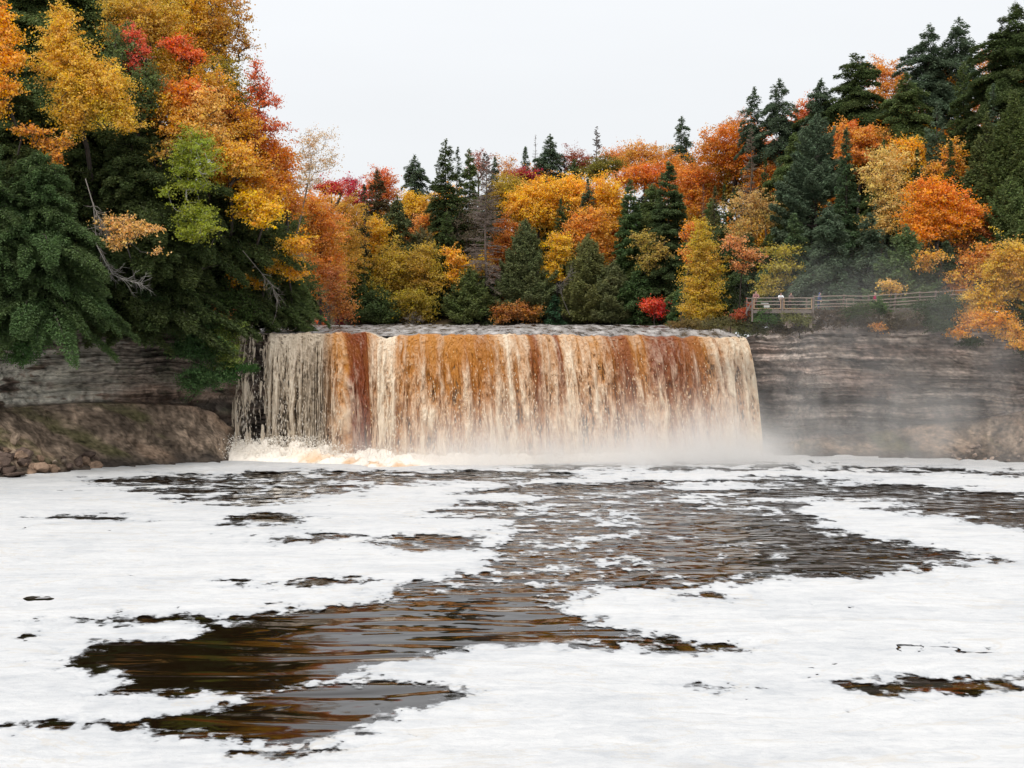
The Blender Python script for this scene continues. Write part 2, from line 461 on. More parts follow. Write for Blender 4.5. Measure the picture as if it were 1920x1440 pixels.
mpn = wn('ShaderNodeMapping', {'Vector': tc.outputs['Generated'], 'Scale': (1.2, 1.2, 5)})
cn = wn('ShaderNodeTexNoise', {'Vector': mpn.outputs[0], 'Scale': 1.6, 'Detail': 4.0, 'Roughness': 0.5})
cm = wn('ShaderNodeMapRange', {'Value': cn.outputs[0], 'From Min': 0.3, 'From Max': 0.7, 'To Min': 0.965, 'To Max': 1.03})
mul = wn('ShaderNodeMath', {0: rmp.outputs[0], 1: cm.outputs[0]}, operation='MULTIPLY')
vm = wn('ShaderNodeVectorMath', {0: (0.955, 0.975, 1.0), 'Scale': mul.outputs[0]}, operation='SCALE')
mx = wn('ShaderNodeMix', data_type='RGBA'); mx.inputs[0].default_value = 0.95
nt.links.new(sky.outputs[0], mx.inputs[6]); nt.links.new(vm.outputs[0], mx.inputs[7])
bg = wn('ShaderNodeBackground', {'Color': mx.outputs[2], 'Strength': 0.092})
wo = wn('ShaderNodeOutputWorld', {'Surface': bg.outputs[0]})
sl = bpy.data.lights.new('sun', 'SUN'); sl.energy = 2.0; sl.angle = math.radians(16); sl.color = (1, 0.96, 0.9)
so = bpy.data.objects.new('sun', sl); COL.objects.link(so)
sdv = Vector((math.sin(SUN_AZ) * math.cos(SUN_EL), math.cos(SUN_AZ) * math.cos(SUN_EL), math.sin(SUN_EL)))
so.rotation_euler = sdv.to_track_quat('Z', 'Y').to_euler()
SC.view_settings.view_transform = 'Standard'; SC.view_settings.look = 'None'
SC.view_settings.exposure = 0.0; SC.view_settings.gamma = 1
SC.render.engine = 'CYCLES'
SC.cycles.max_bounces = 8; SC.cycles.diffuse_bounces = 3; SC.cycles.glossy_bounces = 3; SC.cycles.transmission_bounces = 3
SC.cycles.transparent_max_bounces = 16; SC.cycles.volume_bounces = 3
SC.cycles.use_adaptive_sampling = True; SC.cycles.adaptive_threshold = 0.015

# ------------------------------------------------------------------ terrain
def terrain():
    xs = np.arange(-200, 221, 2.5); ys = np.arange(-60, 361, 2.5)
    X, Y = np.meshgrid(xs, ys)
    dP = sd(X, Y, POOL); dR = sd(X, Y, RIVER)
    d = np.maximum(dP, dR)
    Z = ground(X, Y)
    Z = np.where(dR > -1.0, 11.2, Z)            # river bed
    Z = np.where(dP > -10.5, Z - 0.5, Z)
    Fq = grid_faces(*X.shape)
    bad = (dP > -9.0).ravel()
    Fq = Fq[~bad[Fq].any(1)]
    V = np.stack([X, Y, Z], -1).reshape(-1, 3)
    n = fbm(X / 3, Y / 3, o=4, s=44).ravel()[:, None]; m = fbm(X / 1.7, Y / 1.7, o=3, s=45).ravel()[:, None]
    c = np.array([0.060, 0.045, 0.030]) * (1 - 0.0) + np.clip(n, 0, 1) * np.array([0.10, 0.055, 0.02]) + np.clip(m, 0, 1) * np.array([0.0, 0.03, 0.0])
    o = mk('hillside', V, Fq, attr_material('leaf_litter', bump=0.15, bscale=2.0, var=0.5, vscale=2.5), None, {'col': c}, True)
    tag(o, kind='structure')
terrain()

# ------------------------------------------------------------------ cliff
def resample(P, stepf):
    out = []
    for a, b in zip(P[:-1], P[1:]):
        L = np.linalg.norm(b - a); n = max(1, int(L / stepf((a + b) / 2)))
        for k in range(n): out.append(a + (b - a) * k / n)
    out.append(P[-1]); return np.array(out)
def cliff():
    P = resample(PATH, lambda m: 0.13 if (m[1] > 128 and abs(m[0]) < 66) else 1.2)
    k = np.ones(25) / 25
    Pp = np.pad(P, ((12, 12), (0, 0)), mode='edge')
    S = np.stack([np.convolve(Pp[:, i], k, 'valid') for i in (0, 1)], -1)
    tg = np.gradient(S, axis=0); tg /= np.linalg.norm(tg, axis=1, keepdims=True) + 1e-9
    kk = np.ones(41) / 41
    tp = np.pad(tg, ((20, 20), (0, 0)), mode='edge')
    tg = np.stack([np.convolve(tp[:, i], kk, 'valid') for i in (0, 1)], -1); tg /= np.linalg.norm(tg, axis=1, keepdims=True)
    nrm = np.stack([-tg[:, 1], tg[:, 0]], -1)          # outward (path runs left -> far -> right: outward is to its left)
    s = np.concatenate([[0], np.cumsum(np.linalg.norm(np.diff(P, axis=0), axis=1))])
    x = S[:, 0]; y = S[:, 1]
    pxs = x / y * F + 960
    left = (x < -26.3).astype(float); falls = ((x > -26.3) & (x < 24.5)).astype(float)
    def sm(a, w=31):
        kx = np.ones(w) / w; return np.convolve(np.pad(a, w // 2, mode='edge'), kx, 'valid')
    # talus height/width, wall top
    th = np.interp(pxs, [-400, 0, 120, 250, 330, 440, 452, 460, 1415, 1440, 1600, 1800, 1920, 2300], [5.4, 5.9, 5.9, 5.85, 5.6, 5.2, 4.2, 0.0, 0.0, 1.2, 2.0, 3.6, 5.2, 6.5])
    tw = np.interp(pxs, [-400, 0, 200, 440, 460, 1415, 1440, 1700, 1920, 2300], [7, 7.2, 5.8, 3.8, 0.0, 0.0, 1.6, 3.6, 6.5, 9])
    top = np.interp(pxs, [-400, 0, 200, 440, 455, 470, 1392, 1412, 1440, 1520, 1700, 1900, 2300], [14.2, 13.9, 13.8, 12.9, 12.0, 11.85, 11.35, 12.0, 13.3, 14.0, 13.8, 13.2, 13.5])
    off_mask = (y < 112)
    th = np.where(off_mask, 5.0, th); tw = np.where(off_mask, 7.0, tw); top = np.where(off_mask, 13.8, top)
    th, tw, top, fm = sm(th), sm(tw), sm(top), sm(falls, 15)
    under = np.interp(pxs, [0, 180, 260, 440, 470, 1392, 1450, 1600, 1900], [0.3, 0.5, 1.4, 1.7, 1.0, 1.0, 0.3, 0.9, 0.8])
    nT, nW, nC = 46, 118, 22
    rows = []
    Z = []; O = []; K = []
    for i in range(nT):
        t = i / nT
        z = -0.6 + (th + 0.6) * (t ** 1.25 * 0.75 + 0.25 * t)
        o = tw * t
        Z.append(z); O.append(o); K.append(np.full(len(s), 0.0))
    for i in range(nW):
        t = i / (nW - 1)
        z = th + (top - th) * t
        Z.append(z); O.append(tw + 0.15 * t + under * np.exp(-((t - 0.02) / 0.085) ** 2)); K.append(np.full(len(s), 1.0))
    for i in range(1, nC + 1):
        t = i / nC
        z = top + t ** 1.3 * 0.9 * (1 - fm) - fm * 0.2 * t
        Z.append(z); O.append(tw + 0.15 + t * 11.0); K.append(np.full(len(s), 2.0))
    Z = np.array(Z); O = np.array(O); K = np.array(K)
    Sx = np.tile(s, (len(Z), 1))
    PX = np.tile(pxs, (len(Z), 1))
    # strata: ledges whose depth depends on warped height
    zw = Z + 0.35 * fbm(Sx / 9, Z * 0.15, o=3, s=11) + 0.10 * fbm(Sx / 1.6, Z * 0.6, o=3, s=12)
    lay = noise(Sx / 14, zw * 1.25, s=21) * 0.9 + noise(Sx / 7, zw * 3.1, s=22) * 0.6 + noise(Sx / 3.5, zw * 7.5, s=23) * 0.34
    lay = np.sign(lay) * np.abs(lay) ** 0.6
    cell = noise(np.floor(Sx / 2.6 + 3 * noise(Sx * 0, np.floor(zw * 1.1) * 7.7, s=31)) * 3.3 + .5, np.floor(zw * 1.1) * 5.1 + .5, s=32)
    crack = fbm(Sx / 1.5, Z / 1.0, o=5, s=13)
    Ow = O - 0.42 * lay - 0.20 * cell - 0.16 * crack
    tal = fbm(Sx / 3.5, (Z + O) / 3.5, o=5, s=15)
    gul = fbm(Sx / 1.2 + (O * 0.35), O / 5.0, o=3, s=16)
    Ot = O - 0.55 * tal * sstep(0, 2.0, O) - 0.20 * gul - 0.16 * crack
    tt_ = np.arange(len(Z))[:, None]
    bl = sstep(nT - 8, nT + 3, tt_ + 0 * Z)
    Off = np.where(K == 2, lerp(Ow, O, sstep(nT + nW, nT + nW + 6, tt_ + 0 * Z)), lerp(Ot, Ow, bl))
    ed = np.where(np.abs(np.gradient(s)) > 0.5, 0.3, 1.0)[None, :]
    X = P[None, :, 0] * 0 + S[None, :, 0] + nrm[None, :, 0] * Off; Y = S[None, :, 1] + nrm[None, :, 1] * Off
    Zz = Z + np.where(K == 0, 0.12 * tal, 0.0) + np.where(K == 2, 0.15 * fbm(X / 2, Y / 2, o=3, s=18) * (1 - fm[None, :]), 0)
    V = np.stack([X, Y, Zz], -1).reshape(-1, 3)
    # rock colour: bands, pale lichen-bleached blocks, dark varnish
    band = 0.5 + 0.5 * noise(Sx / 20, zw * 1.9, s=41); band2 = 0.5 + 0.5 * noise(Sx / 5, zw * 6.5, s=42)
    blot = fbm(Sx / 2.2, Z / 0.9, o=5, s=43); fine = fbm(Sx / 0.5, Z / 0.25, o=4, s=46)
    leftm = sstep(480, 440, PX)
    base = np.array([0.235, 0.187, 0.148])[None, None] * (0.45 + 0.9 * band[..., None]) * (0.72 + 0.5 * band2[..., None])
    warm = sstep(0.1, 0.7, fbm(Sx / 6, Z / 1.3, o=3, s=47))[..., None]
    base = base * (1 - warm * 0.5) + np.array([0.26, 0.155, 0.105]) * warm * 0.5
    base = lerp(base, base * np.array([1.40, 1.29, 1.27]), (1 - leftm)[..., None])
    # pale sandstone area on the left
    pale = sstep(330, 170, PX + 40 * blot) * sstep(5.6, 6.2, Z) * sstep(12.6, 11.0, Z + 0.8 * blot) * sstep(-0.35, 0.15, 0.7 * blot + 0.5 * cell + 0.45 * fine + 0.20)
    cel2 = noise(np.floor(Sx / 3.1 + 2 * noise(Sx * 0, np.floor(zw * 1.3) * 5.7, s=33)) * 3.7 + .5, np.floor(zw * 1.3) * 4.1 + .5, s=34)
    pale = np.clip(pale, 0, 1) * sstep(-0.5, -0.15, cel2 + 0.25 * blot)
    PALE = pale
    dark = sstep(0.0, 0.6, fbm(Sx / 4, zw * 1.1, o=4, s=48) + 0.35 * fine - 0.25 * pale)
    base = base * (1 - 0.68 * dark[..., None])
    moss = sstep(0.25, 0.6, fbm(Sx / 1.6, Z / 0.8, o=4, s=49)) * leftm * 0.5
    base = lerp(base, np.array([0.10, 0.13, 0.07]), moss[..., None] * 0.6)
    talc = np.array([0.27, 0.20, 0.145]) * (0.75 + 0.45 * fbm(Sx / 1.3, O / 1.3, o=5, s=50)[..., None]) * (1 + .5 * np.clip(fbm(Sx / 0.4, O / .4, o=3, s=54), -1, 1)[..., None])
    brn = sstep(0.0, 0.5, fbm(Sx / 5 + O * 0.3, O / 4, o=4, s=51))[..., None]
    talc = lerp(talc, np.array([0.38, 0.25, 0.165]), brn * 0.5)
    grn = (sstep(0.2, 0.75, fbm(Sx / 3 + O * .5, O / 3, o=5, s=52)) * sstep(0.8, 2.0, O))[..., None]
    talc = lerp(talc, np.array([0.095, 0.092, 0.035]), grn * 0.75)
    wet = sstep(1.2, 0.1, Z + 0.4 * blot)[..., None]
    talc = lerp(talc, np.array([0.055, 0.045, 0.038]), wet * 0.9)
    capc = np.array([0.07, 0.06, 0.03]) + 0.04 * np.clip(blot, 0, 1)[..., None]
    c = np.where((K == 0)[..., None], lerp(talc, base, bl[..., None] * 0.6), base)
    c = np.where((K == 2)[..., None], lerp(base, capc, sstep(nT + nW, nT + nW + 4, tt_ + 0 * Z)[..., None]), c)
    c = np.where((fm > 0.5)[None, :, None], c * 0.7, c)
    ln = np.clip(noise(Sx / 9, zw * 9.0, s=57) * 1.6, -1, 1)[..., None]; ln2 = np.clip(noise(Sx / 3.2, zw * 16.0, s=58) * 1.6, -1, 1)[..., None]
    isw = (K == 1)[..., None]
    rt = (1 - 0.6 * leftm)[..., None]
    c = np.where(isw, c * (1 - 0.45 * rt * 0.7 * sstep(0.15, 0.7, ln)) * (1 + 0.30 * ln2 * rt), c)
    gry = c.mean(-1, keepdims=True) * np.array([1.04, 1.0, 0.95])
    c = np.where(isw, lerp(c, np.array([0.50, 0.475, 0.40]) * (0.8 + 0.25 * band2[..., None]), PALE[..., None] * 0.92), c); gry = c.mean(-1, keepdims=True) * np.array([1.04, 1.0, 0.95])
    c = np.where(isw, lerp(c, gry, 0.30 * (1 - leftm)[..., None] + .15), c)
    spk = fbm(Sx / 0.28, (Z + O) / 0.22, o=3, s=55, g=0.7)[..., None]; spk2 = fbm(Sx / 0.9, (Z + O) / 0.6, o=4, s=56)[..., None]
    c = c * np.clip(1 + 0.55 * spk + 0.30 * spk2, 0.3, 2.2)
    c = np.clip(c, 0.008, 0.8)
    global TAL
    vv = V.reshape(X.shape + (3,))[4:nT + 4].reshape(-1, 3); vv = vv[(vv[:, 1] > 125)]
    yc = vv[:, 1] * CT - (vv[:, 2] - H) * ST; zc_ = vv[:, 1] * ST + (vv[:, 2] - H) * CT
    TAL = (960 + F * vv[:, 0] / yc, 720 - F * zc_ / yc, vv)
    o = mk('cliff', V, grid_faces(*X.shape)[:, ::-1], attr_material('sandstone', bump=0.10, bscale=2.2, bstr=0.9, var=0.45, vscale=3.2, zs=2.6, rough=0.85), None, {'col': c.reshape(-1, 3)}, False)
    tag(o, kind='structure')
cliff()

# ------------------------------------------------------------------ water of the plunge pool
def pool():
    t = NT('tannin_water')
    geo = t.n('ShaderNodeNewGeometry')
    sp = t.n('ShaderNodeSeparateXYZ', {0: geo.outputs['Position']})
    far = t.n('ShaderNodeMapRange', {'Value': sp.outputs['Y'], 'From Min': 70, 'From Max': 118, 'To Min': 0.0, 'To Max': 1.0})
    m1 = t.n('ShaderNodeMapping', {'Vector': geo.outputs['Position'], 'Rotation': (0, 0, 0.12), 'Scale': (0.11, 0.40, 1)})
    n1 = t.n('ShaderNodeTexNoise', {'Vector': m1.outputs[0], 'Scale': 1.0, 'Detail': 1.4, 'Roughness': 0.4, 'Distortion': 0.7})
    m2 = t.n('ShaderNodeMapping', {'Vector': geo.outputs['Position'], 'Rotation': (0, 0, -0.1), 'Scale': (0.42, 0.50, 1)})
    n2 = t.n('ShaderNodeTexNoise', {'Vector': m2.outputs[0], 'Scale': 1.0, 'Detail': 1.8, 'Roughness': 0.5})
    h2 = t.math('MULTIPLY', n2.outputs[0], t.math('MULTIPLY_ADD', far.outputs[0], 0.70, 0.03))
    h1 = t.math('MULTIPLY_ADD', n1.outputs[0], 0.24, h2)
    bp = t.n('ShaderNodeBump', {'Strength': 1.0, 'Distance': 1.0, 'Height': h1})
    b = t.n('ShaderNodeBsdfPrincipled', {'Base Color': (0.009, 0.0045, 0.002, 1), 'Roughness': 0.04, 'IOR': 1.333, 'Normal': bp.outputs[0]})
    t.surf(b.outputs[0])
    xs = np.linspace(-110, 110, 89); ys = np.linspace(-60, 158, 89)
    X, Y = np.meshgrid(xs, ys)
    V = np.stack([X, Y, 0 * X], -1).reshape(-1, 3)
    tag(mk('pool_water', V, grid_faces(*X.shape), t.m, None, None, True), kind='structure')
    return t.m
M_WATER = pool()

# ------------------------------------------------------------------ foam rafts on the pool
def foam():
    ry = np.concatenate([np.linspace(846, 1445, 520), np.linspace(1447, 2300, 160)])
    rx = np.linspace(-420, 2340, 1180)
    PXg, PYg = np.meshgrid(rx, ry)
    g = G0(PXg, PYg)
    X, Y = g[..., 0], g[..., 1]
    val = np.full(X.shape, -9.0)
    def region(pts, gain, soft=0.13, sc=1.0):
        nonlocal val
        P = G0([p[0] for p in pts], [p[1] for p in pts])
        d = sd(X, Y, P) / (soft * (Y / 70.0) ** 1.2 * 20)
        val = np.maximum(val, np.clip(d * 2.2, -9, gain))
    # main open water in the middle distance
    region([(700, 1110), (880, 1075), (985, 1025), (960, 975), (1050, 935), (860, 925), (980, 906), (1240, 903), (1290, 925), (1500, 945), (1530, 985), (1640, 1010), (1790, 1035), (1860, 1053), (1560, 1083), (1330, 1100), (1120, 1108), (1050, 1140), (700, 1130)], 0.5)
    region([(1180, 960), (1490, 965), (1560, 1000), (1760, 1030), (1850, 1050), (1560, 1080), (1300, 1095), (1150, 1050)], 1.0)
    region([(950, 985), (1150, 1000), (1250, 1060), (1080, 1100), (880, 1105), (940, 1065)], 0.55)
    region([(1290, 925), (1420, 912), (1640, 905), (1900, 925), (2000, 945), (2000, 985), (1780, 965), (1620, 935), (1460, 935)], 1.0)
    region([(1640, 955), (1760, 950), (1960, 975), (2050, 1010), (1850, 985)], 0.7)
    region([(1240, 903), (1500, 896), (1640, 903), (1400, 915)], 0.3)
    # far dark streaked band under the falls
    region([(180, 905), (300, 892), (480, 886), (700, 884), (900, 884), (1100, 888), (1080, 900), (900, 905), (700, 915), (620, 930), (520, 938), (400, 925), (250, 920)], 0.50)
    region([(250, 915), (420, 900), (620, 915), (560, 935), (480, 955), (300, 935)], 0.42)
    region([(420, 975), (500, 958), (570, 965), (560, 982), (450, 986)], 0.9)
    region([(100, 970), (180, 968), (240, 975), (160, 979)], 0.8)
    region([(480, 1008), (560, 1000), (660, 1006), (600, 1018), (520, 1020)], 0.6)
    region([(690, 1020), (790, 1005), (900, 1010), (880, 1030), (760, 1036)], 0.5)
    region([(800, 965), (900, 940), (1000, 950), (950, 975)], 0.3)
    region([(430, 1090), (560, 1083), (720, 1088), (640, 1097), (500, 1096)], 0.9)
    region([(1280, 1115), (1330, 1113), (1345, 1122), (1300, 1122)], 1.0)
    region([(900, 868), (1350, 866), (1900, 885), (1900, 893), (1400, 882), (1000, 884)], 0.12)
    # foreground open pools
    region([(40, 1165), (120, 1158), (260, 1152), (420, 1158), (520, 1146), (640, 1132), (760, 1116), (900, 1100), (1060, 1095), (1055, 1150), (1100, 1180), (1060, 1210), (900, 1222), (740, 1236), (680, 1250), (600, 1288), (430, 1304), (300, 1308), (180, 1306), (215, 1285), (160, 1262), (128, 1238), (200, 1205), (330, 1195), (420, 1168), (300, 1170), (130, 1172)], 1.9)
    region([(1000, 1110), (1060, 1150), (1180, 1190), (1100, 1205), (1000, 1200)], 0.5)
    region([(240, 1362), (330, 1345), (450, 1318), (560, 1292), (640, 1276), (760, 1280), (850, 1290), (840, 1315), (780, 1330), (740, 1358), (690, 1378), (600, 1400), (490, 1408), (420, 1394), (340, 1375)], 1.8)
    region([(440, 1410), (620, 1400), (660, 1408), (500, 1424)], 0.8)
    region([(1530, 1272), (1640, 1280), (1760, 1270), (1960, 1258), (2050, 1265), (2050, 1290), (1900, 1292), (1780, 1300), (1660, 1303), (1570, 1296)], 1.8)
    region([(-40, 1195), (60, 1188), (70, 1196), (-40, 1202)], 1.2)
    region([(-60, 1352), (60, 1350), (160, 1358), (60, 1366)], 0.6)
    region([(190, 1355), (300, 1350), (350, 1368), (230, 1372)], 0.9)
    region([(1270, 1286), (1330, 1284), (1420, 1292), (1340, 1300)], 0.35)
    region([(1080, 1195), (1260, 1195), (1420, 1215), (1250, 1225), (1100, 1210)], 0.45)
    sc = (Y / 70.0)
    n1 = fbm(X / 3.2, Y / 3.6, o=5, s=61, g=0.55); n2 = fbm(X / 0.75, Y / 1.1, o=4, s=62, g=0.6)
    far = sstep(75, 125, Y)
    n3 = fbm(X / 3.6, Y / 1.7, o=5, s=63, g=0.66)
    nn = lerp(0.75 * n1 + 0.95 * n2, 1.0 * n3 + 0.6 * n2, far)
    amp = 0.9 - 0.45 * sstep(1.0, 1.7, val)
    val = np.where(val > 1.5, val, val)
    n5 = fbm(X / 0.42, Y / 0.6, o=3, s=71, g=0.6)
    w = np.where(val > 0, val, val * 0.9) + nn * amp * lerp(1.0, 1.2, far) + 0.30 * n5 * lerp(1, 0.3, far) - 0.12
    # hair cracks and small holes in the raft
    cr = np.abs(fbm(X / 5 + 0.6 * n1, Y / 4, o=3, s=64)); cm = fbm(X / 9, Y / 7, o=3, s=65)
    crk = (0.020 - cr) * 20 + (cm - 1.12) * 6 + 0.8 * n2
    w = np.maximum(w, crk)
    hole = (fbm(X / 0.9, Y / 1.3, o=4, s=66) - 1.22) * 6
    w = np.maximum(w, hole)
    mask = -w                       # > 0 is foam
    thick = sstep(0.0, 1.2, mask)
    z = 0.012 + 0.05 * thick * (0.6 + 0.4 * fbm(X / 1.3, Y / 1.6, o=4, s=67)) + 0.05 * fbm(X / 6, Y / 5, o=3, s=68) * thick + 0.03
    z += lerp(0, 0.16, sstep(120, 140, Y)) * np.clip(fbm(X / 2.2, Y / 1.4, o=4, s=69), 0, 1)
    V = np.stack([X, Y, z], -1).reshape(-1, 3)
    Fq = grid_faces(*X.shape)
    keep = ((mask.ravel()[Fq] > -0.85).any(1)) & (Y.ravel()[Fq].max(1) < 156.5)
    # stay off the rocks: cut what runs under the cliff
    dpool = sd(X[::4, ::4], Y[::4, ::4], POOL); dp = np.repeat(np.repeat(dpool, 4, 0), 4, 1)[:X.shape[0], :X.shape[1]].ravel()
    keep &= (dp[Fq] > -1.5).all(1)
    Fq = Fq[keep]
    # foam shade: thin translucent film shows the brown water through
    sw = 0.5 + 0.5 * fbm(X / 4.0 + 1.2 * n1, Y / 2.6, o=4, s=70)
    film = np.clip(0.55 * sstep(0.9, 0.0, mask) + 0.30 * sstep(0.55, 0.95, sw), 0, 1)
    used = np.unique(Fq); remap = np.full(len(V), -1); remap[used] = np.arange(len(used))
    t = NT('foam')
    a = t.n('ShaderNodeAttribute', attribute_name='mask'); fi = t.n('ShaderNodeAttribute', attribute_name='film')
    geo = t.n('ShaderNodeNewGeometry')
    mp = t.n('ShaderNodeMapping', {'Vector': geo.outputs['Position'], 'Scale': (1, 1.3, 1)})
    nz = t.n('ShaderNodeTexNoise', {'Vector': mp.outputs[0], 'Scale': 3.2, 'Detail': 4.0, 'Roughness': 0.65})
    e = t.math('MULTIPLY_ADD', nz.outputs[0], 0.9, -0.45)
    e = t.math('ADD', a.outputs['Fac'], e)
    hard = t.n('ShaderNodeMapRange', {'Value': e, 'From Min': -0.10, 'From Max': 0.16})
    mv = t.n('ShaderNodeMapping', {'Vector': geo.outputs['Position'], 'Rotation': (0, 0, .15), 'Scale': (0.45, 1.5, 1)})
    nv = t.n('ShaderNodeTexNoise', {'Vector': mv.outputs[0], 'Scale': 1.3, 'Detail': 7.0, 'Roughness': 0.7, 'Distortion': 1.0})
    ve = t.math('ADD', a.outputs['Fac'], t.math('MULTIPLY_ADD', nv.outputs[0], 3.8, -1.85))
    veil = t.n('ShaderNodeMapRange', {'Value': ve, 'From Min': -0.30, 'From Max': 0.45, 'To Max': 0.75})
    al = t.n('ShaderNodeMath', {0: hard.outputs[0], 1: veil.outputs[0]}, operation='MAXIMUM')
    nb = t.n('ShaderNodeTexNoise', {'Vector': geo.outputs['Position'], 'Scale': 2.4, 'Detail': 8.0, 'Roughness': 0.7})
    bp = t.n('ShaderNodeBump', {'Strength': 1.0, 'Distance': 0.09, 'Height': nb.outputs[0]})
    m3 = t.n('ShaderNodeMapping', {'Vector': geo.outputs['Position'], 'Scale': (0.10, 0.35, 1)})
    n4 = t.n('ShaderNodeTexNoise', {'Vector': m3.outputs[0], 'Scale': 1.0, 'Detail': 6.0, 'Roughness': 0.6, 'Distortion': 1.2})
    f2 = t.n('ShaderNodeMapRange', {'Value': n4.outputs[0], 'From Min': 0.42, 'From Max': 0.68})
    m5 = t.n('ShaderNodeMapping', {'Vector': geo.outputs['Position'], 'Rotation': (0, 0, .3), 'Scale': (0.5, 1.1, 1)})
    n6 = t.n('ShaderNodeTexNoise', {'Vector': m5.outputs[0], 'Scale': 1.4, 'Detail': 9.0, 'Roughness': 0.72, 'Distortion': 0.8})
    f6 = t.n('ShaderNodeMapRange', {'Value': n6.outputs[0], 'From Min': 0.45, 'From Max': 0.75})
    ff = t.math('MULTIPLY_ADD', f2.outputs[0], 0.45, t.math('MULTIPLY_ADD', f6.outputs[0], 0.8, fi.outputs['Fac']))
    c = t.mixc(ff, (0.64, 0.635, 0.63, 1), (0.47, 0.48, 0.495, 1))
    m8 = t.n('ShaderNodeMapping', {'Vector': geo.outputs['Position'], 'Rotation': (0, 0, .1), 'Scale': (0.05, 0.13, 1)})
    n8 = t.n('ShaderNodeTexNoise', {'Vector': m8.outputs[0], 'Scale': 1.0, 'Detail': 5.0, 'Roughness': 0.55, 'Distortion': 2.0})
    rdg = t.math('ABSOLUTE', t.math('SUBTRACT', n8.outputs[0], 0.5))
    rg = t.n('ShaderNodeMapRange', {'Value': rdg, 'From Min': 0.0, 'From Max': 0.012, 'To Min': 0.5, 'To Max': 0.0})
    c = t.mixc(rg.outputs[0], c, (0.55, 0.50, 0.43, 1))
    df = t.n('ShaderNodeBsdfPrincipled', {'Base Color': c, 'Roughness': 0.7, 'Specular IOR Level': 0.3, 'Normal': bp.outputs[0]})
    trn = t.n('ShaderNodeBsdfTransparent')
    sh = t.n('ShaderNodeMixShader', {0: al.outputs[0], 1: trn.outputs[0], 2: df.outputs[0]})
    t.surf(sh.outputs[0])
    o = mk('foam', V[used], remap[Fq], t.m, None, {'mask': mask.ravel()[used], 'film': film.ravel()[used]}, True)
    tag(o, 'white foam rafts drifting over the dark brown pool', None, None, 'stuff')
foam()

# ------------------------------------------------------------------ river above the lip
def river():
    t = NT('river_water')
    geo = t.n('ShaderNodeNewGeometry')
    m2 = t.n('ShaderNodeMapping', {'Vector': geo.outputs['Position'], 'Scale': (0.5, 1.3, 1)})
    n2 = t.n('ShaderNodeTexNoise', {'Vector': m2.outputs[0], 'Scale': 1.3, 'Detail': 6.0, 'Roughness': 0.65})
    bp = t.n('ShaderNodeBump', {'Strength': 1.0, 'Distance': 0.15, 'Height': n2.outputs[0]})
    m7 = t.n('ShaderNodeMapping', {'Vector': geo.outputs['Position'], 'Scale': (0.9, 0.12, 1)})
    n3 = t.n('ShaderNodeTexNoise', {'Vector': m7.outputs[0], 'Scale': 1.0, 'Detail': 4.0, 'Roughness': 0.7})
    f = t.n('ShaderNodeMapRange', {'Value': n3.outputs[0], 'From Min': 0.36, 'From Max': 0.66, 'To Max': 0.8})
    c = t.mixc(f.outputs[0], (0.03, 0.016, 0.008, 1), (0.62, 0.58, 0.55, 1))
    r = t.math('MULTIPLY_ADD', f.outputs[0], 0.6, 0.12)
    b = t.n('ShaderNodeBsdfPrincipled', {'Base Color': c, 'Roughness': r, 'IOR': 1.333, 'Normal': bp.outputs[0]})
    t.surf(b.outputs[0])
    u = np.linspace(0, 1, 500); v = np.linspace(0, 1, 160) ** 1.3
    U, Vv = np.meshgrid(u, v)
    px = lerp(446, 1398, U)
    D0 = np.interp(px, LIPX, LIPD) + 1.2; yl = np.interp(px, LIPX, LIPY)
    z0 = H - (yl - 560) / F * D0
    x0 = (px - 960) / F * D0
    xr = lerp(-38, 24, U); D1 = 206.0
    X = lerp(x0, xr, Vv); Y = lerp(D0, D1, Vv)
    Z = lerp(z0 - 0.13, 12.25, sstep(0, 0.35, Vv)) + 0.12 * fbm(X / 1.5, Y / 5.0, o=4, s=80) * sstep(0.005, 0.03, Vv) + 0.05 * np.clip(fbm(X / 4, Y / 5, o=3, s=81), 0, 1)
    V = np.stack([X, Y, Z], -1).reshape(-1, 3)
    tag(mk('river', V, grid_faces(*X.shape), t.m, None, None, True), kind='structure')
river()

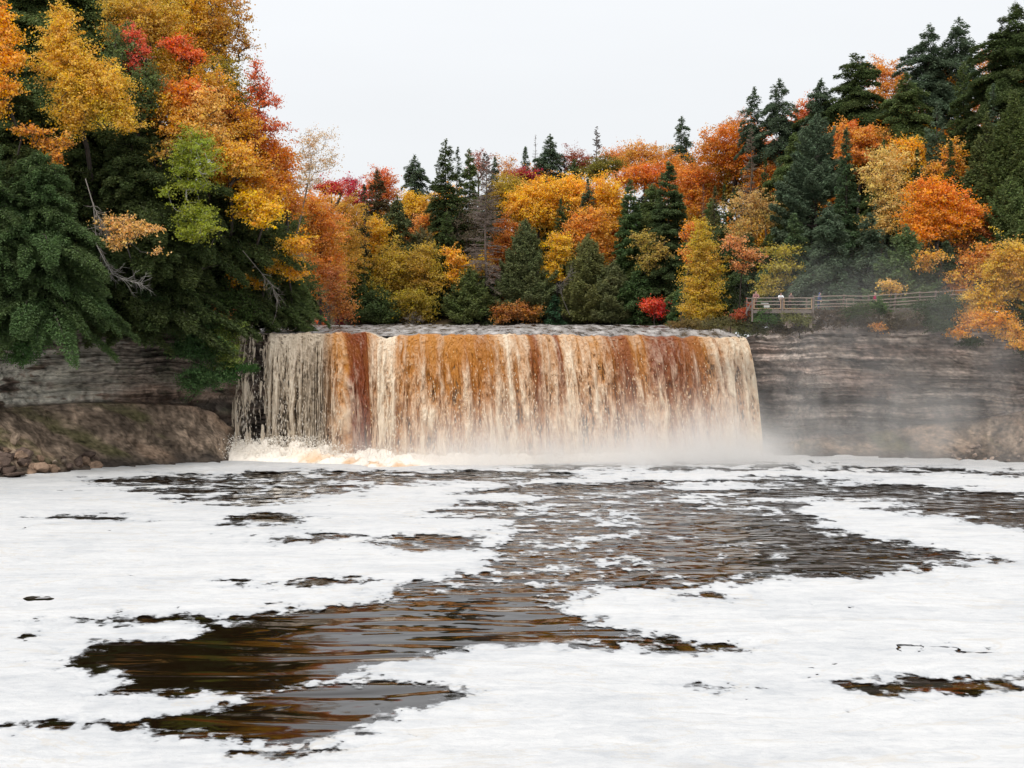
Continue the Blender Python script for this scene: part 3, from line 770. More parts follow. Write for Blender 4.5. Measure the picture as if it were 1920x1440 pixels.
# ------------------------------------------------------------------ waterfall
CT_ = np.array([ # lip px, foam top, foam bottom, red-brown, gap, drift px
 (446, .85, .75, .1, .62, -10), (480, .85, .75, .1, .66, -6), (486, .85, .7, .1, .86, -6), (503, .6, .6, .1, .84, -3), (508, .85, .7, .1, .40, -3), (555, .82, .66, .1, .44, -2), (566, .62, .66, .1, .28, 0),
 (606, .60, .66, 0, .30, 0), (613, .20, .58, .1, .20, 0), (640, .36, .66, 0, .10, 6), (645, .02, .25, 1, .0, 20), (672, .0, .05, 1, 0, 26), (684, .05, .10, 1, 0, 22), (688, .45, .4, .6, 0, 12),
 (706, .62, .55, .3, 0, 4), (712, 1, 1, 0, 0, 0), (742, .92, .98, 0, 0, 0), (748, .10, .62, .1, .06, 1), (790, .18, .70, .05, .12, 5), (840, .16, .72, .1, .10, 9), (905, .12, .88, .4, .02, 15), (925, .30, 1.0, .1, 0, 18),
 (945, .85, 1.0, 0, 0, 20), (955, .6, .7, .1, .10, 22), (968, .55, .6, .2, .30, 24), (982, .5, .85, .2, .06, 25), (989, .08, .55, .9, .06, 25), (1000, .10, .45, .8, .30, 25), (1006, .5, .62, .3, .30, 26), (1028, .5, .66, .3, .22, 26), (1033, .06, .5, .85, .1, 26),
 (1041, .1, .6, .8, .2, 26), (1046, .78, .92, 0, .05, 26), (1066, .65, .85, 0, .1, 27), (1080, .4, .62, .1, .34, 27), (1098, .4, .58, 0, .40, 28), (1118, .35, .66, .2, .20, 28), (1136, .12, .66, .6, .02, 29), (1166, .05, .64, .9, 0, 29),
 (1176, .30, .66, .3, .08, 30), (1196, .30, .64, .2, .12, 30), (1206, .10, .66, .8, .0, 30), (1236, .06, .62, .95, 0, 31), (1268, .10, .64, .8, 0, 31), (1300, .16, .72, .6, .03, 32), (1310, .6, .8, .1, .05, 32),
 (1328, .75, .8, 0, .05, 33), (1334, .3, .75, .5, .05, 33), (1342, .88, .85, 0, .12, 33), (1392, .95, .82, 0, .20, 35.)])
def falls_point(px, vz, push):
    """px lip column, vz 0..1 share of the fall height; push = metres toward the camera"""
    D0 = np.interp(px, LIPX, LIPD); yl = np.interp(px, LIPX, LIPY)
    z0 = H - (yl - 560) / F * D0; x0 = (px - 960) / F * D0
    dr = np.interp(px, CT_[:, 0], CT_[:, 5]) / F * 150.0
    t = np.sqrt(np.clip(vz, 0, 1))
    out = np.interp(px, [446, 600, 700, 900, 1392], [1.5, 1.8, 2.6, 2.4, 1.6])
    X = x0 + dr * t; Y = D0 - out * t - push; Z = z0 * (1 - vz)
    return X, Y, Z
def falls():
    root = empty('waterfall', (0, 150, 0))
    tag(root, 'wide curtain of amber, rust and cream water falling off the sandstone ledge', 'waterfall')
    L = np.array(root.location)
    nc, nv = 1500, 330
    px = np.linspace(446, 1394, nc); vz = np.linspace(0, 1, nv) ** 1.15
    PX, VZ = np.meshgrid(px, vz)
    tau = np.sqrt(VZ)
    ctl = [np.interp(PX + 3.5 * fbm(PX / 9, tau * 2.0, o=2, s=90), CT_[:, 0], CT_[:, i]) for i in (1, 2, 3, 4)]
    ft, fb, red, gap = ctl
    wx = PX + 2.2 * fbm(PX / 7, VZ * 5, o=2, s=91)
    lf0 = sstep(640, 560, PX)
    streak = fbm(wx / lerp(11.0, 5.0, lf0), tau * 1.3, o=5, s=92, g=0.62)
    blob = fbm(wx / lerp(9.0, 4.5, lf0), tau * 7.5, o=5, s=93, g=0.62)
    fine = fbm(wx / 2.6, tau * 22, o=3, s=94, g=0.6)
    foamv = lerp(ft, fb, sstep(0.10, 1.05, VZ)) - 0.07 + 0.34 * streak + (0.18 + 0.34 * sstep(0.05, 0.5, VZ)) * blob + 0.10 * fine
    foamv = np.clip(foamv, 0, 1)
    gapn = gap * lerp(0.8, 1.15, VZ) + 0.26 * (-streak) + 0.45 * (-blob) * sstep(0.03, 0.3, VZ) + 0.32 * (-fine) - 0.05 + 0.0 * lf0
    hole = sstep(0.44, 0.62, gapn)
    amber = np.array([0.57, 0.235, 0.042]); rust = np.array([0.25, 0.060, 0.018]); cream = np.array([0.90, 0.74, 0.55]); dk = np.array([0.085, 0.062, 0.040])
    lft = sstep(640, 600, PX)[..., None]
    amber_ = lerp(amber, np.array([0.30, 0.22, 0.14]), lft)
    cream_ = lerp(cream, np.array([0.70, 0.60, 0.47]), lft * 0.85)
    redv = np.clip(red + 0.3 * streak, 0, 1) * sstep(1.0, 0.25, VZ + 0.15 * streak)
    redv = np.where((PX > 642) & (PX < 690), np.clip(red + .3 * streak + .2 * blob, 0, 1), redv)
    bc = lerp(amber_, rust, redv[..., None])
    bc = lerp(bc, bc * 0.45 + dk * 0.3, (sstep(0.15, 0.8, -(blob * 0.7 + fine * 0.5)) * sstep(0.05, 0.4, VZ))[..., None] * 0.8)
    fo = (foamv ** 1.15)[..., None]
    col = lerp(bc, cream_, fo)
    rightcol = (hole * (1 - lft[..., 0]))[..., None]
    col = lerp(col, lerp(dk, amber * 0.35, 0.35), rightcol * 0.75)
    alpha = 1 - hole * lft[..., 0] * lerp(0.62, 0.95, sstep(.5, .7, gap))
    push = 0.16 + 0.34 * foamv * sstep(0, 0.4, VZ) + 0.46 * streak * sstep(0, 0.3, VZ) + 0.16 * blob * sstep(0.02, 0.4, VZ) + 0.08 * fine
    X, Y, Z = falls_point(PX, VZ, push)
    Z = Z + (0.09 * noise(PX / 16, 0 * PX, s=95) + 0.06 * noise(PX / 5, 0 * PX, s=96) - 0.30 * np.exp(-((PX - 724) / 16) ** 2) + 0.16 * np.exp(-((PX - 692) / 14) ** 2)) * sstep(0.25, 0.0, VZ)
    Y = Y - 0.9 * np.exp(-((PX - 705) / 26) ** 2) * (1 - 0.6 * VZ) + 0.35 * fbm(PX / 40, 0 * PX, o=3, s=100) * (1 - VZ)
    # roll-over of the lip
    nl = 14
    pxl = np.linspace(446, 1394, nc)
    A = []; rowsX = [X]; rowsY = [Y]; rowsZ = [Z]
    V1 = []
    for k in range(nl, 0, -1):
        q = k / nl
        x = X[0]; y = Y[0] + q * 2.2; z = Z[0] + 0.05 * q - 0.10 * q ** 2 + 0.05 * (1 - (1 - q) ** 2) + 0.02 * noise(pxl / 5, q * 3 + 0 * pxl, s=97)
        V1.append(np.stack([x, y, z], -1))
    V1 = np.array(V1); V2 = np.stack([X, Y, Z], -1)
    V = np.concatenate([V1, V2], 0)
    c1 = np.repeat(col[0:1], nl, 0)
    wv = np.array([0.30, 0.27, 0.26]); qq = np.linspace(1, 0, nl)[:, None, None]
    rap = sstep(0.0, 0.6, fbm(np.tile(pxl / 10, (nl, 1)), qq[..., 0] * 3 + 0 * pxl[None], o=3, s=98))[..., None]
    c1 = lerp(c1 * 0.7, lerp(np.array([0.05, 0.035, 0.03]), wv * 1.6, rap * 0.7), sstep(0.1, 0.5, qq))
    notch = np.exp(-((pxl - 712) / 22) ** 2)[None, :, None]
    c1 = lerp(c1, cream, notch * 0.8)
    C = np.concatenate([c1, col], 0); Aa = np.concatenate([np.ones((nl, nc)), alpha], 0)
    t = NT('falling_water')
    at = t.n('ShaderNodeAttribute', attribute_name='col'); aa = t.n('ShaderNodeAttribute', attribute_name='alpha')
    b = t.n('ShaderNodeBsdfPrincipled', {'Base Color': at.outputs['Color'], 'Roughness': 0.45, 'Specular IOR Level': 0.35})
    tl = t.n('ShaderNodeBsdfTranslucent', {'Color': at.outputs['Color']})
    m = t.n('ShaderNodeMixShader', {0: 0.2, 1: b.outputs[0], 2: tl.outputs[0]})
    tr = t.n('ShaderNodeBsdfTransparent')
    t.surf(t.n('ShaderNodeMixShader', {0: aa.outputs['Fac'], 1: tr.outputs[0], 2: m.outputs[0]}).outputs[0])
    nr = V.shape[0]
    Fq = grid_faces(nr, nc)
    keep = (Aa.ravel()[Fq] > 0.06).any(1)
    mk('water_curtain', V.reshape(-1, 3) - L, Fq[keep], t.m, root, {'col': C.reshape(-1, 3), 'alpha': Aa.ravel()}, True)
    # loose clots and strings of water in front of the curtain
    n = 26000
    p = rng.uniform(450, 1393, n); v = rng.uniform(0.02, 1, n) ** 0.9
    g = np.interp(p, CT_[:, 0], CT_[:, 4]); fo_ = lerp(np.interp(p, CT_[:, 0], CT_[:, 1]), np.interp(p, CT_[:, 0], CT_[:, 2]), v)
    den = fbm(p / 7, np.sqrt(v) * 6, o=3, s=99)
    ok = rng.uniform(size=n) < np.clip(0.15 + 0.75 * fo_ ** 1.5 + 0.5 * den - 0.25 * g, 0.02, 1) * (0.06 + 0.80 * v)
    ok &= ~((p > 642) & (p < 688) & (rng.uniform(size=n) < 0.9))
    p, v = p[ok], v[ok]; n = len(p)
    fv = fo_[ok]
    pu = 0.35 + rng.exponential(0.22, n) * (0.4 + v)
    x, y, z = falls_point(p, v, pu); ll = rng.uniform(0.10, 0.42, n) * (0.5 + v); ww = rng.uniform(0.02, 0.05, n) * (0.7 + 0.7 * v)
    x2, y2, z2 = falls_point(p, np.clip(v + ll / 12, 0, 1.02), pu)
    a = np.stack([x, y, z], -1); b2 = np.stack([x2, y2, z2], -1)
    mid = (a + b2) / 2; sx = np.stack([ww, rng.normal(0, .3, n) * ww, 0 * ww], -1); fwd = np.stack([0 * ww, -ww, 0 * ww], -1)
    Vd = np.stack([a, mid - sx + fwd * 0.3, b2, mid + sx + fwd * 0.3, mid + fwd * 1.2], 1).reshape(-1, 3)
    bi = np.arange(n)[:, None] * 5
    Fd = np.concatenate([bi + np.array([[0, 1, 4]]), bi + np.array([[1, 2, 4]]), bi + np.array([[2, 3, 4]]), bi + np.array([[3, 0, 4]])])
    lf = sstep(650, 600, p)[:, None]
    am = lerp(np.array([0.80, 0.52, 0.26]), np.array([0.62, 0.52, 0.40]), lf); cr_ = lerp(np.array([0.92, 0.80, 0.64]), np.array([0.76, 0.69, 0.59]), lf)
    cc = lerp(am, cr_, np.clip(fv + rng.normal(0, .25, n), 0, 1)[:, None]) * 0.92
    M_DROP = attr_material('water_clots', rough=0.5)
    mk('water_clots', Vd - L, Fd, M_DROP, root, {'col': np.repeat(cc, 5, 0)})['kind'] = 'stuff'
    # boiling white water at the foot
    nu, nw = 900, 90
    pu_ = np.linspace(444, 1425, nu)
    hgt = np.interp(pu_, [444, 452, 480, 540, 600, 640, 690, 760, 900, 1425], [0.9, 2.0, 1.7, 2.0, 2.05, 1.4, 1.4, 1.3, 1.05, 0.7])
    wid = np.interp(pu_, [444, 500, 600, 700, 900, 1425], [2.6, 3.2, 4.2, 5.0, 4.0, 3.0])
    q = np.linspace(0, 1, nw)
    U, Q = np.meshgrid(pu_, q)
    pl = np.clip((U - 446) * (1394 - 446) / (1428 - 440) + 446, 446, 1394)
    x, y, z = falls_point(pl, np.ones_like(pl), 0.0)
    yy = y + 0.9 - Q * (wid[None] + 0.9)
    prof = np.sin(np.pi * np.clip(Q * 1.0 + 0.12, 0, 1)) ** 0.8
    n1 = fbm(x / 1.1, yy / 0.8, Q * 2, o=5, s=101, g=0.6); n2 = fbm(x / 0.35, yy / 0.3, o=3, s=102)
    zz = hgt[None] * prof * (0.75 + 0.45 * n1) + 0.10 * n2 * prof - 0.12
    crm = lerp(np.array([0.90, 0.83, 0.74]), np.array([0.70, 0.42, 0.20]), (sstep(0.15, 0.75, fbm(x / 2.5, yy / 1.0, o=4, s=103)) * sstep(0.5, 0.8, Q) * sstep(520, 640, U) * sstep(860, 760, U))[..., None])
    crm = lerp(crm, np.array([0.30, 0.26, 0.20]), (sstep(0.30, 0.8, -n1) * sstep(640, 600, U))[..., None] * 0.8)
    V = np.stack([x + 0.15 * n2, yy + 0.25 * n1, zz], -1).reshape(-1, 3)
    mk('boiling_foot', V - L, grid_faces(nw, nu), attr_material('boiling_water', rough=0.6, bump=0.08, bscale=2.5, var=0.12, vscale=2.0), root, {'col': crm.reshape(-1, 3)}, True)
    # droplets thrown up off the boil
    n = 9000
    p = rng.uniform(446, 1425, n) ** 1.0; p = np.where(rng.uniform(size=n) < 0.45, rng.uniform(446, 650, n), p)
    pl = np.clip((p - 446) * .96 + 446, 446, 1394)
    x, y, z = falls_point(pl, np.ones_like(pl), 0)
    hh = np.interp(p, pu_, hgt) * rng.uniform(0.2, 1.15, n) + rng.exponential(0.12, n)
    c = np.stack([x + rng.normal(0, .3, n), y - rng.uniform(0, 2.8, n), hh], -1)
    V, Fq = leaf_quads(c, rng.normal(size=(n, 3)), 0.09, 1.6)
    mk('spray_droplets', V - L, Fq, M_DROP, root, {'col': np.tile([[0.88, 0.82, 0.73]], (len(V), 1))})['kind'] = 'stuff'
falls()
print('env', round(time.time() - T0, 1))

# ------------------------------------------------------------------ colours of leaves
GOLD = (0.84, 0.47, 0.045); YEL = (0.88, 0.58, 0.05); ORG = (0.84, 0.32, 0.040); DORG = (0.72, 0.24, 0.03); RED = (0.70, 0.085, 0.035); CRIM = (0.48, 0.045, 0.075)
PEACH = (0.86, 0.50, 0.16); OLIV = (0.42, 0.33, 0.06); OCH = (0.68, 0.42, 0.06); LIME = (0.36, 0.39, 0.045); PGOLD = (0.82, 0.56, 0.18); RUST = (0.52, 0.20, 0.045)
DG = (0.10, 0.130, 0.046); MG = (0.150, 0.190, 0.065); BG = (0.130, 0.175, 0.105); CED = (0.13, 0.15, 0.05); OG = (0.17, 0.18, 0.055); BRG = (0.16, 0.12, 0.06); GB = (0.16, 0.13, 0.10)

def BL(label, lobes, D, col, name='maple_tree', **k): return broadleaf(name, label, lobes, D, col, **k)
def CO(label, px, yt, w, D, col, style='spruce', name=None, **k):
    return conifer(name or {'spruce': 'spruce_tree', 'hemlock': 'hemlock_tree', 'cedar': 'cedar_tree', 'dead': 'dead_conifer', 'pine': 'pine_tree'}[style], label, px, yt, w, D, col, style, **k)

GL = 'hardwoods in autumn colour on the left bank'; GC = 'hardwoods in autumn colour behind the falls'; GR = 'hardwoods in autumn colour on the right bank'
HL = 'hemlocks on the left bank'; HC = 'conifers behind the falls'; HR = 'conifers on the right bank'
# ---- left bank, back to front
CO('dark hemlock whose top leaves the frame above the golden crown at upper left', 60, -150, 300, 160, MG, 'hemlock', group=HL)
CO('dark hemlock at the top edge just right of the upper left golden crown', 190, -110, 130, 158, MG, 'hemlock', group=HL)
CO('hemlock standing behind the small red maple at upper left', 215, 60, 100, 158, MG, 'hemlock', group=HL)
BL('tall ochre crown filling the top edge left of the sky', [(330, -20, 90, 60), (270, 20, 60, 60), (330, 60, 70, 60), (290, 100, 60, 50)], 166, OCH, 'birch_tree', group=GL, ls=.22)
BL('golden crown at the top edge right beside the ochre one', [(385, 20, 50, 60), (350, 90, 45, 50), (400, 90, 30, 40)], 163, GOLD, group=GL)
BL('thin-leaved golden brown tree at the left skyline against the sky', [(425, 30, 45, 55), (440, 75, 35, 30), (395, 90, 30, 30)], 161, (0.62, 0.32, 0.05), 'beech_tree', group=GL, sparse=.55, clump=.7)
BL('olive green thin crown below the golden brown skyline tree', [(415, 130, 35, 28), (435, 175, 48, 32), (455, 205, 30, 22), (440, 245, 30, 30)], 159, (0.40, 0.28, 0.04), 'beech_tree', group=GL, sparse=.3, clump=.7)
BL('crimson sprays reaching furthest right over the sky from the left bank', [(478, 135, 14, 26), (490, 165, 22, 16), (505, 190, 26, 12), (480, 175, 20, 16), (500, 235, 38, 12), (480, 218, 26, 20), (470, 255, 30, 18)], 157, (0.74, 0.17, 0.055), group=GL, sparse=.55, clump=.55, ls=.22)
BL('deep orange crown just left of the bare skyline birch', [(490, 280, 44, 34), (505, 320, 38, 38), (460, 270, 34, 30), (520, 345, 26, 26), (500, 370, 34, 26)], 159, (0.76, 0.27, 0.03), group=GL)
BL('orange crown with scarlet tips beneath the ochre tree', [(330, 85, 30, 16), (355, 100, 26, 14), (370, 110, 20, 10)], 152, (0.84, 0.16, 0.04), group=GL, sparse=.2, clump=.6)
BL('amber crown in the middle of the left bank under the scarlet tips', [(330, 125, 44, 34), (355, 150, 40, 30), (315, 160, 30, 30)], 153, (0.70, 0.40, 0.045), group=GL)
BL('orange crown mixed with gold beside the dark conifer tip on the left bank', [(345, 185, 40, 26), (320, 175, 30, 20), (330, 215, 32, 26), (365, 165, 24, 16)], 150, (0.84, 0.30, 0.04), group=GL)
BL('peach yellow layered crown at the centre of the left bank', [(385, 190, 28, 22), (375, 225, 34, 22), (400, 255, 30, 18), (360, 245, 30, 16)], 148, (0.86, 0.50, 0.12), group=GL, clump=.65)
BL('rust crown between the peach sprays and the deep orange crown', [(430, 225, 30, 26), (440, 265, 26, 22), (415, 215, 24, 18)], 155, RUST, 'beech_tree', group=GL)
BL('golden yellow sprays spread over dark hemlock right of the lime birch', [(430, 285, 36, 14), (400, 290, 28, 14), (450, 305, 26, 12), (420, 312, 30, 11), (465, 322, 18, 10)], 149, (0.88, 0.48, 0.07), group=GL, clump=.6)
BL('coral red maple wedged between the two golden crowns at upper left', [(245, 72, 24, 18), (262, 92, 17, 14), (250, 122, 16, 12), (255, 142, 9, 8)], 149, (0.88, 0.14, 0.09), group=GL, clump=.6, ls=.2)
CO('pointed hemlock tip standing among the orange crowns of the left bank', 278, 150, 110, 150, MG, 'hemlock', group=HL)
CO('dark hemlock filling the shade behind the lime birch', 335, 240, 190, 151, DG, 'hemlock', group=HL)
CO('dark hemlock right of the lime birch, behind the yellow sprays', 430, 300, 160, 155, DG, 'hemlock', group=HL)
CO('dark hemlock beside the bare skyline birch, foot at the river', 520, 400, 120, 160, MG, 'hemlock', group=HL)
CO('dark hemlock left of the lime birch with its top under the golden crown', 245, 225, 200, 147, DG, 'hemlock', group=HL)
CO('deep shaded hemlock below the upper left golden crown', 150, 240, 190, 149, DG, 'hemlock', group=HL)
CO('shaded hemlock at the left frame edge behind the golden orange sprays', 20, 120, 170, 146, DG, 'hemlock', group=HL)
BL('dull amber sprays among the hemlocks left of the lime birch', [(300, 290, 22, 12), (285, 330, 16, 8), (315, 265, 18, 10)], 146, (0.62, 0.33, 0.06), group=GL, clump=.5, sparse=.45)
BL('big golden birch crown at upper left, its lower lobe bulging to the right', [(120, 45, 26, 30), (118, 85, 46, 34), (120, 125, 55, 34), (150, 150, 60, 45), (190, 165, 52, 42), (150, 195, 58, 34), (215, 205, 34, 30), (240, 232, 22, 16), (150, 225, 24, 26)], 143, (0.84, 0.53, 0.065), 'birch_tree', group=GL, ls=.2, clump=.7)
BL('bright golden orange sprays cut by the left frame edge', [(5, 40, 18, 30), (12, 68, 24, 18), (8, 110, 34, 26), (36, 118, 18, 12), (5, 165, 40, 18), (0, 200, 18, 14)], 138, (0.92, 0.48, 0.035), group=GL, clump=.6, r0=.09)
BL('small ragged orange sprays hanging below the upper left golden crown', [(60, 245, 36, 8), (95, 268, 34, 12), (108, 295, 14, 22), (120, 260, 14, 10)], 140, (0.80, 0.36, 0.05), group=GL, clump=.5, sparse=.3)
BL('lime green birch glowing against the dark hemlocks', [(365, 275, 36, 28), (380, 310, 36, 22), (345, 310, 28, 20), (360, 345, 30, 14), (360, 398, 34, 20), (385, 425, 26, 24), (352, 432, 26, 22), (310, 360, 12, 10)], 143, LIME, 'birch_tree', group=GL, bark=BKP, ls=.2, clump=.6, sparse=.15, r0=.09)
BL('brightest yellow crown left of the skyline birch foot', [(470, 370, 28, 20), (500, 395, 30, 18), (455, 395, 22, 16), (490, 418, 22, 12)], 150, (0.92, 0.56, 0.03), group=GL, clump=.6)
BL('yellow gold crown near the lip left of the falls', [(535, 462, 28, 14), (525, 490, 26, 18), (548, 512, 22, 14), (565, 455, 16, 20)], 154, (0.90, 0.48, 0.05), group=GL, clump=.6)
BL('small ochre spray low under the brightest yellow crown', [(450, 522, 36, 10), (480, 530, 20, 9), (500, 505, 16, 9)], 153, (0.72, 0.36, 0.04), group=GL, clump=.5, sparse=.3)
CO('hemlock above the left end of the falls lip', 452, 440, 110, 162, MG, 'hemlock', group=HL)
CO('bushy hemlock at the river edge behind the left lip', 555, 480, 110, 163, MG, 'hemlock', group=HL)
CO('dark hemlock on the cliff edge right of the bare grey branches', 330, 430, 190, 147, DG, 'hemlock', group=HL)
CO('dark hemlock on the cliff edge behind the peach leaved branch', 225, 440, 180, 145, DG, 'hemlock', group=HL)
CO('large feathery hemlock at the left frame edge on the cliff', 70, 285, 235, 138, (0.125, 0.185, 0.068), 'hemlock', group=HL, ls=.235, ybot=640)
CO('feathery hemlock cut by the left frame edge beside the largest one', -30, 250, 190, 136, (0.115, 0.165, 0.062), 'hemlock', group=HL, ls=.235)
BL('nearly bare small tree with peach leaves before the dark hemlocks', [(215, 415, 34, 14), (245, 428, 40, 16), (280, 430, 26, 8), (225, 455, 30, 14), (300, 470, 12, 6)], 139, PEACH, group=GL, sparse=.6, clump=.5, bark=(.11, .10, .09), base=(-34.5, 144.5, 13.5), r0=.07)
BL('drooping hemlock bough hanging over the pale cliff at far left', [(50, 600, 46, 20), (70, 625, 44, 20), (45, 650, 34, 18), (35, 672, 26, 10), (95, 625, 22, 10)], 137.5, (0.11, 0.20, 0.065), 'hemlock_bough', group='greenery hanging over the left cliff', ls=.2, clump=.6, bark=BK)
BL('dark hemlock clump leaning over the cliff left of the falls', [(330, 590, 50, 28), (365, 625, 44, 26), (385, 655, 44, 22), (345, 655, 30, 18), (395, 700, 40, 22), (370, 715, 30, 18)], 147.5, (0.10, 0.17, 0.06), 'overhanging_hemlock', group='greenery hanging over the left cliff', ls=.2, clump=.65)
BL('yellow green bush on the cliff edge touching the left end of the falls', [(420, 620, 26, 22), (425, 655, 26, 20), (430, 680, 24, 14), (405, 640, 20, 20)], 148.0, (0.22, 0.28, 0.06), 'cliff_bush', group='greenery hanging over the left cliff', ls=.18, clump=.55, cat='bush')
BL('green twig reaching right in front of the first water strands', [(452, 690, 24, 8), (470, 690, 12, 6), (425, 705, 22, 10)], 147.2, (0.06, 0.13, 0.035), 'hemlock_bough', group='greenery hanging over the left cliff', ls=.17, clump=.4)
BL('rust brown leafed bush on the cliff edge above the overhanging hemlock', [(395, 590, 24, 14), (415, 600, 18, 14), (330, 575, 20, 8)], 149, (0.36, 0.16, 0.05), 'cliff_bush', group='bushes along the left cliff edge', clump=.45, sparse=.3, cat='bush')
BL('green bush at the cliff edge left of the lip', [(440, 575, 34, 26), (400, 560, 34, 22)], 151, (0.08, 0.12, 0.035), 'cliff_bush', group='bushes along the left cliff edge', clump=.55, cat='bush')
BL('dark green bush behind the left end of the lip', [(500, 580, 36, 18), (550, 588, 40, 16)], 172, (0.07, 0.10, 0.035), 'cliff_bush', group='bushes along the left cliff edge', clump=.55, cat='bush')
BL('shaded green bush on the cliff edge under the peach leaved tree', [(250, 560, 50, 20), (190, 575, 40, 18)], 144, (0.05, 0.08, 0.03), 'cliff_bush', group='bushes along the left cliff edge', clump=.55, cat='bush')
BL('low green bush on the cliff top at far left under the largest hemlock', [(150, 575, 40, 18), (105, 585, 30, 14)], 141, (0.06, 0.09, 0.03), 'cliff_bush', group='bushes along the left cliff edge', clump=.5, cat='bush')

# ---- behind the falls, back to front
CO('grey green hemlock on the skyline left of the tall spruces', 778, 292, 70, 236, BG, 'hemlock', group=HC)
CO('bushy hemlock on the skyline above the crimson maple', 1032, 250, 66, 240, BG, 'hemlock', group=HC)
CO('small hemlock on the skyline just left of the bushy one', 985, 276, 44, 240, BG, 'hemlock', group=HC)
CO('dark skyline spruce between the two tall spruces and the dead one', 928, 295, 46, 238, BG, 'hemlock', group=HC)
CO('grey bare conifer standing out on the skyline', 1119, 238, 56, 240, GB, 'dead', group='dead conifers', bark=(0.17, 0.15, 0.14))
CO('thin bare conifer top on the skyline beside the bushy hemlock', 1004, 252, 34, 240, GB, 'dead', group='dead conifers', bark=(0.22, 0.2, 0.19))
BL('red tinged crown on the skyline left of the grey bare conifer', [(1075, 302, 26, 20), (1095, 308, 18, 18)], 242, (0.42, 0.10, 0.06), group=GC, clump=.7, sparse=.3)
CO('dark low hemlock on the skyline under the red tinged crown', 1075, 300, 90, 234, DG, 'hemlock', group=HC)
BL('pale orange tree top on the skyline left of the small hemlock', [(950, 320, 24, 26)], 243, (0.72, 0.32, 0.10), group=GC, clump=.7, sparse=.5)
BL('pinkish tree top on the skyline right of the two tall spruces', [(898, 308, 22, 24)], 243, (0.50, 0.20, 0.14), group=GC, clump=.7, sparse=.5)
BL('bright orange crown on the skyline right of the grey bare conifer', [(1150, 290, 26, 14), (1165, 300, 24, 12)], 241, (0.80, 0.33, 0.10), group=GC, clump=.7, sparse=.4)
BL('green gold crown below the grey bare conifer', [(1135, 312, 36, 18), (1110, 325, 24, 14)], 233, (0.24, 0.20, 0.04), group=GC)
BL('crimson crown under the skyline hemlocks', [(985, 327, 22, 10)], 232, CRIM, group=GC, clump=.7)
BL('orange red crown behind the brown spruce', [(715, 335, 28, 18), (700, 360, 34, 22), (730, 360, 18, 24)], 236, (0.76, 0.20, 0.05), group=GC, sparse=.25)
BL('crimson pink maple left of the brown spruce', [(662, 348, 16, 18), (668, 375, 20, 16)], 231, (0.62, 0.05, 0.10), group=GC)
BL('scarlet top of the broad orange tree next to the bare birch', [(628, 352, 24, 12), (605, 348, 16, 10)], 197, (0.62, 0.07, 0.05), group=GC)
BL('tawny gold crown left of the brown spruce', [(640, 430, 40, 50), (655, 390, 26, 24), (650, 500, 36, 50)], 205, (0.66, 0.36, 0.055), 'birch_tree', group=GC, ls=.2, sparse=.15)
BL('broad orange tree right below the bare skyline birch', [(590, 390, 40, 34), (575, 420, 34, 34), (610, 430, 34, 44), (605, 500, 36, 44)], 190, (0.80, 0.34, 0.06), group=GC, ls=.22)
BL('orange pink shrubby tree between the left hemlocks and the dark spruce', [(625, 540, 28, 40), (640, 580, 24, 22)], 188, (0.58, 0.22, 0.07), group=GC, sparse=.3)
CO('brown tinted spruce against the red crowns', 707, 318, 66, 227, BRG, 'spruce', group=HC)
CO('thin ragged dark spruce right of the tawny gold crown', 683, 346, 50, 210, (0.09, 0.10, 0.05), 'spruce', group=HC, dens=.7)
BL('golden crown right of the thin ragged spruce', [(705, 435, 24, 28), (700, 470, 24, 20)], 214, GOLD, group=GC)
BL('gold crown behind the pale green conifer left of the tall spruces', [(782, 385, 28, 20), (768, 372, 16, 14)], 226, (0.84, 0.46, 0.05), group=GC)
BL('orange crown low beside the pale green conifer', [(795, 415, 20, 14)], 222, (0.84, 0.34, 0.08), group=GC)
CO('olive green conifer left of the tall spruces', 745, 368, 70, 216, (0.15, 0.17, 0.07), 'hemlock', group=HC, ybot=490)
CO('brown green bushy conifer under the gold crown', 790, 430, 80, 217, (0.20, 0.17, 0.08), 'cedar', group=HC)
CO('tallest spruce of the middle, ragged top against the sky', 836, 262, 84, 220, DG, 'spruce', group=HC)
CO('second tall spruce right behind the tallest one', 880, 280, 72, 224, MG, 'spruce', group=HC)
CO('slim spruce tip between the two tall spruces', 858, 276, 40, 228, BG, 'spruce', group=HC)
CO('younger spruce at the foot of the tallest spruce', 838, 395, 66, 211, DG, 'spruce', group=HC)
BL('olive gold crown right of the dead larch', [(955, 352, 36, 20), (940, 375, 26, 20), (965, 380, 30, 18)], 228, (0.50, 0.34, 0.05), group=GC)
BL('large golden yellow crown in the middle behind the small spruce', [(990, 372, 34, 26), (1025, 365, 36, 28), (1010, 400, 44, 28), (975, 392, 26, 20), (1030, 405, 30, 24)], 222, (0.92, 0.50, 0.040), group=GC, ls=.26)
BL('golden yellow crown right of the small dark spruce', [(1070, 348, 34, 20), (1125, 360, 38, 28), (1150, 385, 26, 34), (1090, 375, 34, 22), (1130, 405, 30, 28)], 221, (0.92, 0.50, 0.045), group=GC, ls=.26)
CO('small dark spruce poking out between the golden yellow crowns', 1103, 338, 34, 216, BG, 'spruce', group=HC, ybot=400)
CO('shaded green spruce under the large golden yellow crown', 1052, 375, 56, 216, (0.12, 0.15, 0.055), 'spruce', group=HC)
BL('orange crown below the golden yellow ones', [(1110, 415, 34, 26), (1090, 440, 34, 34), (1125, 450, 26, 30), (1105, 480, 34, 22)], 214, (0.84, 0.38, 0.06), group=GC, ls=.24)
BL('grey twiggy larch filling the gap right of the dead larch', [(880, 430, 36, 34), (905, 400, 30, 30)], 218, (0.17, 0.13, 0.09), 'beech_tree', group=GC, sparse=.7, bark=(.16, .14, .12))
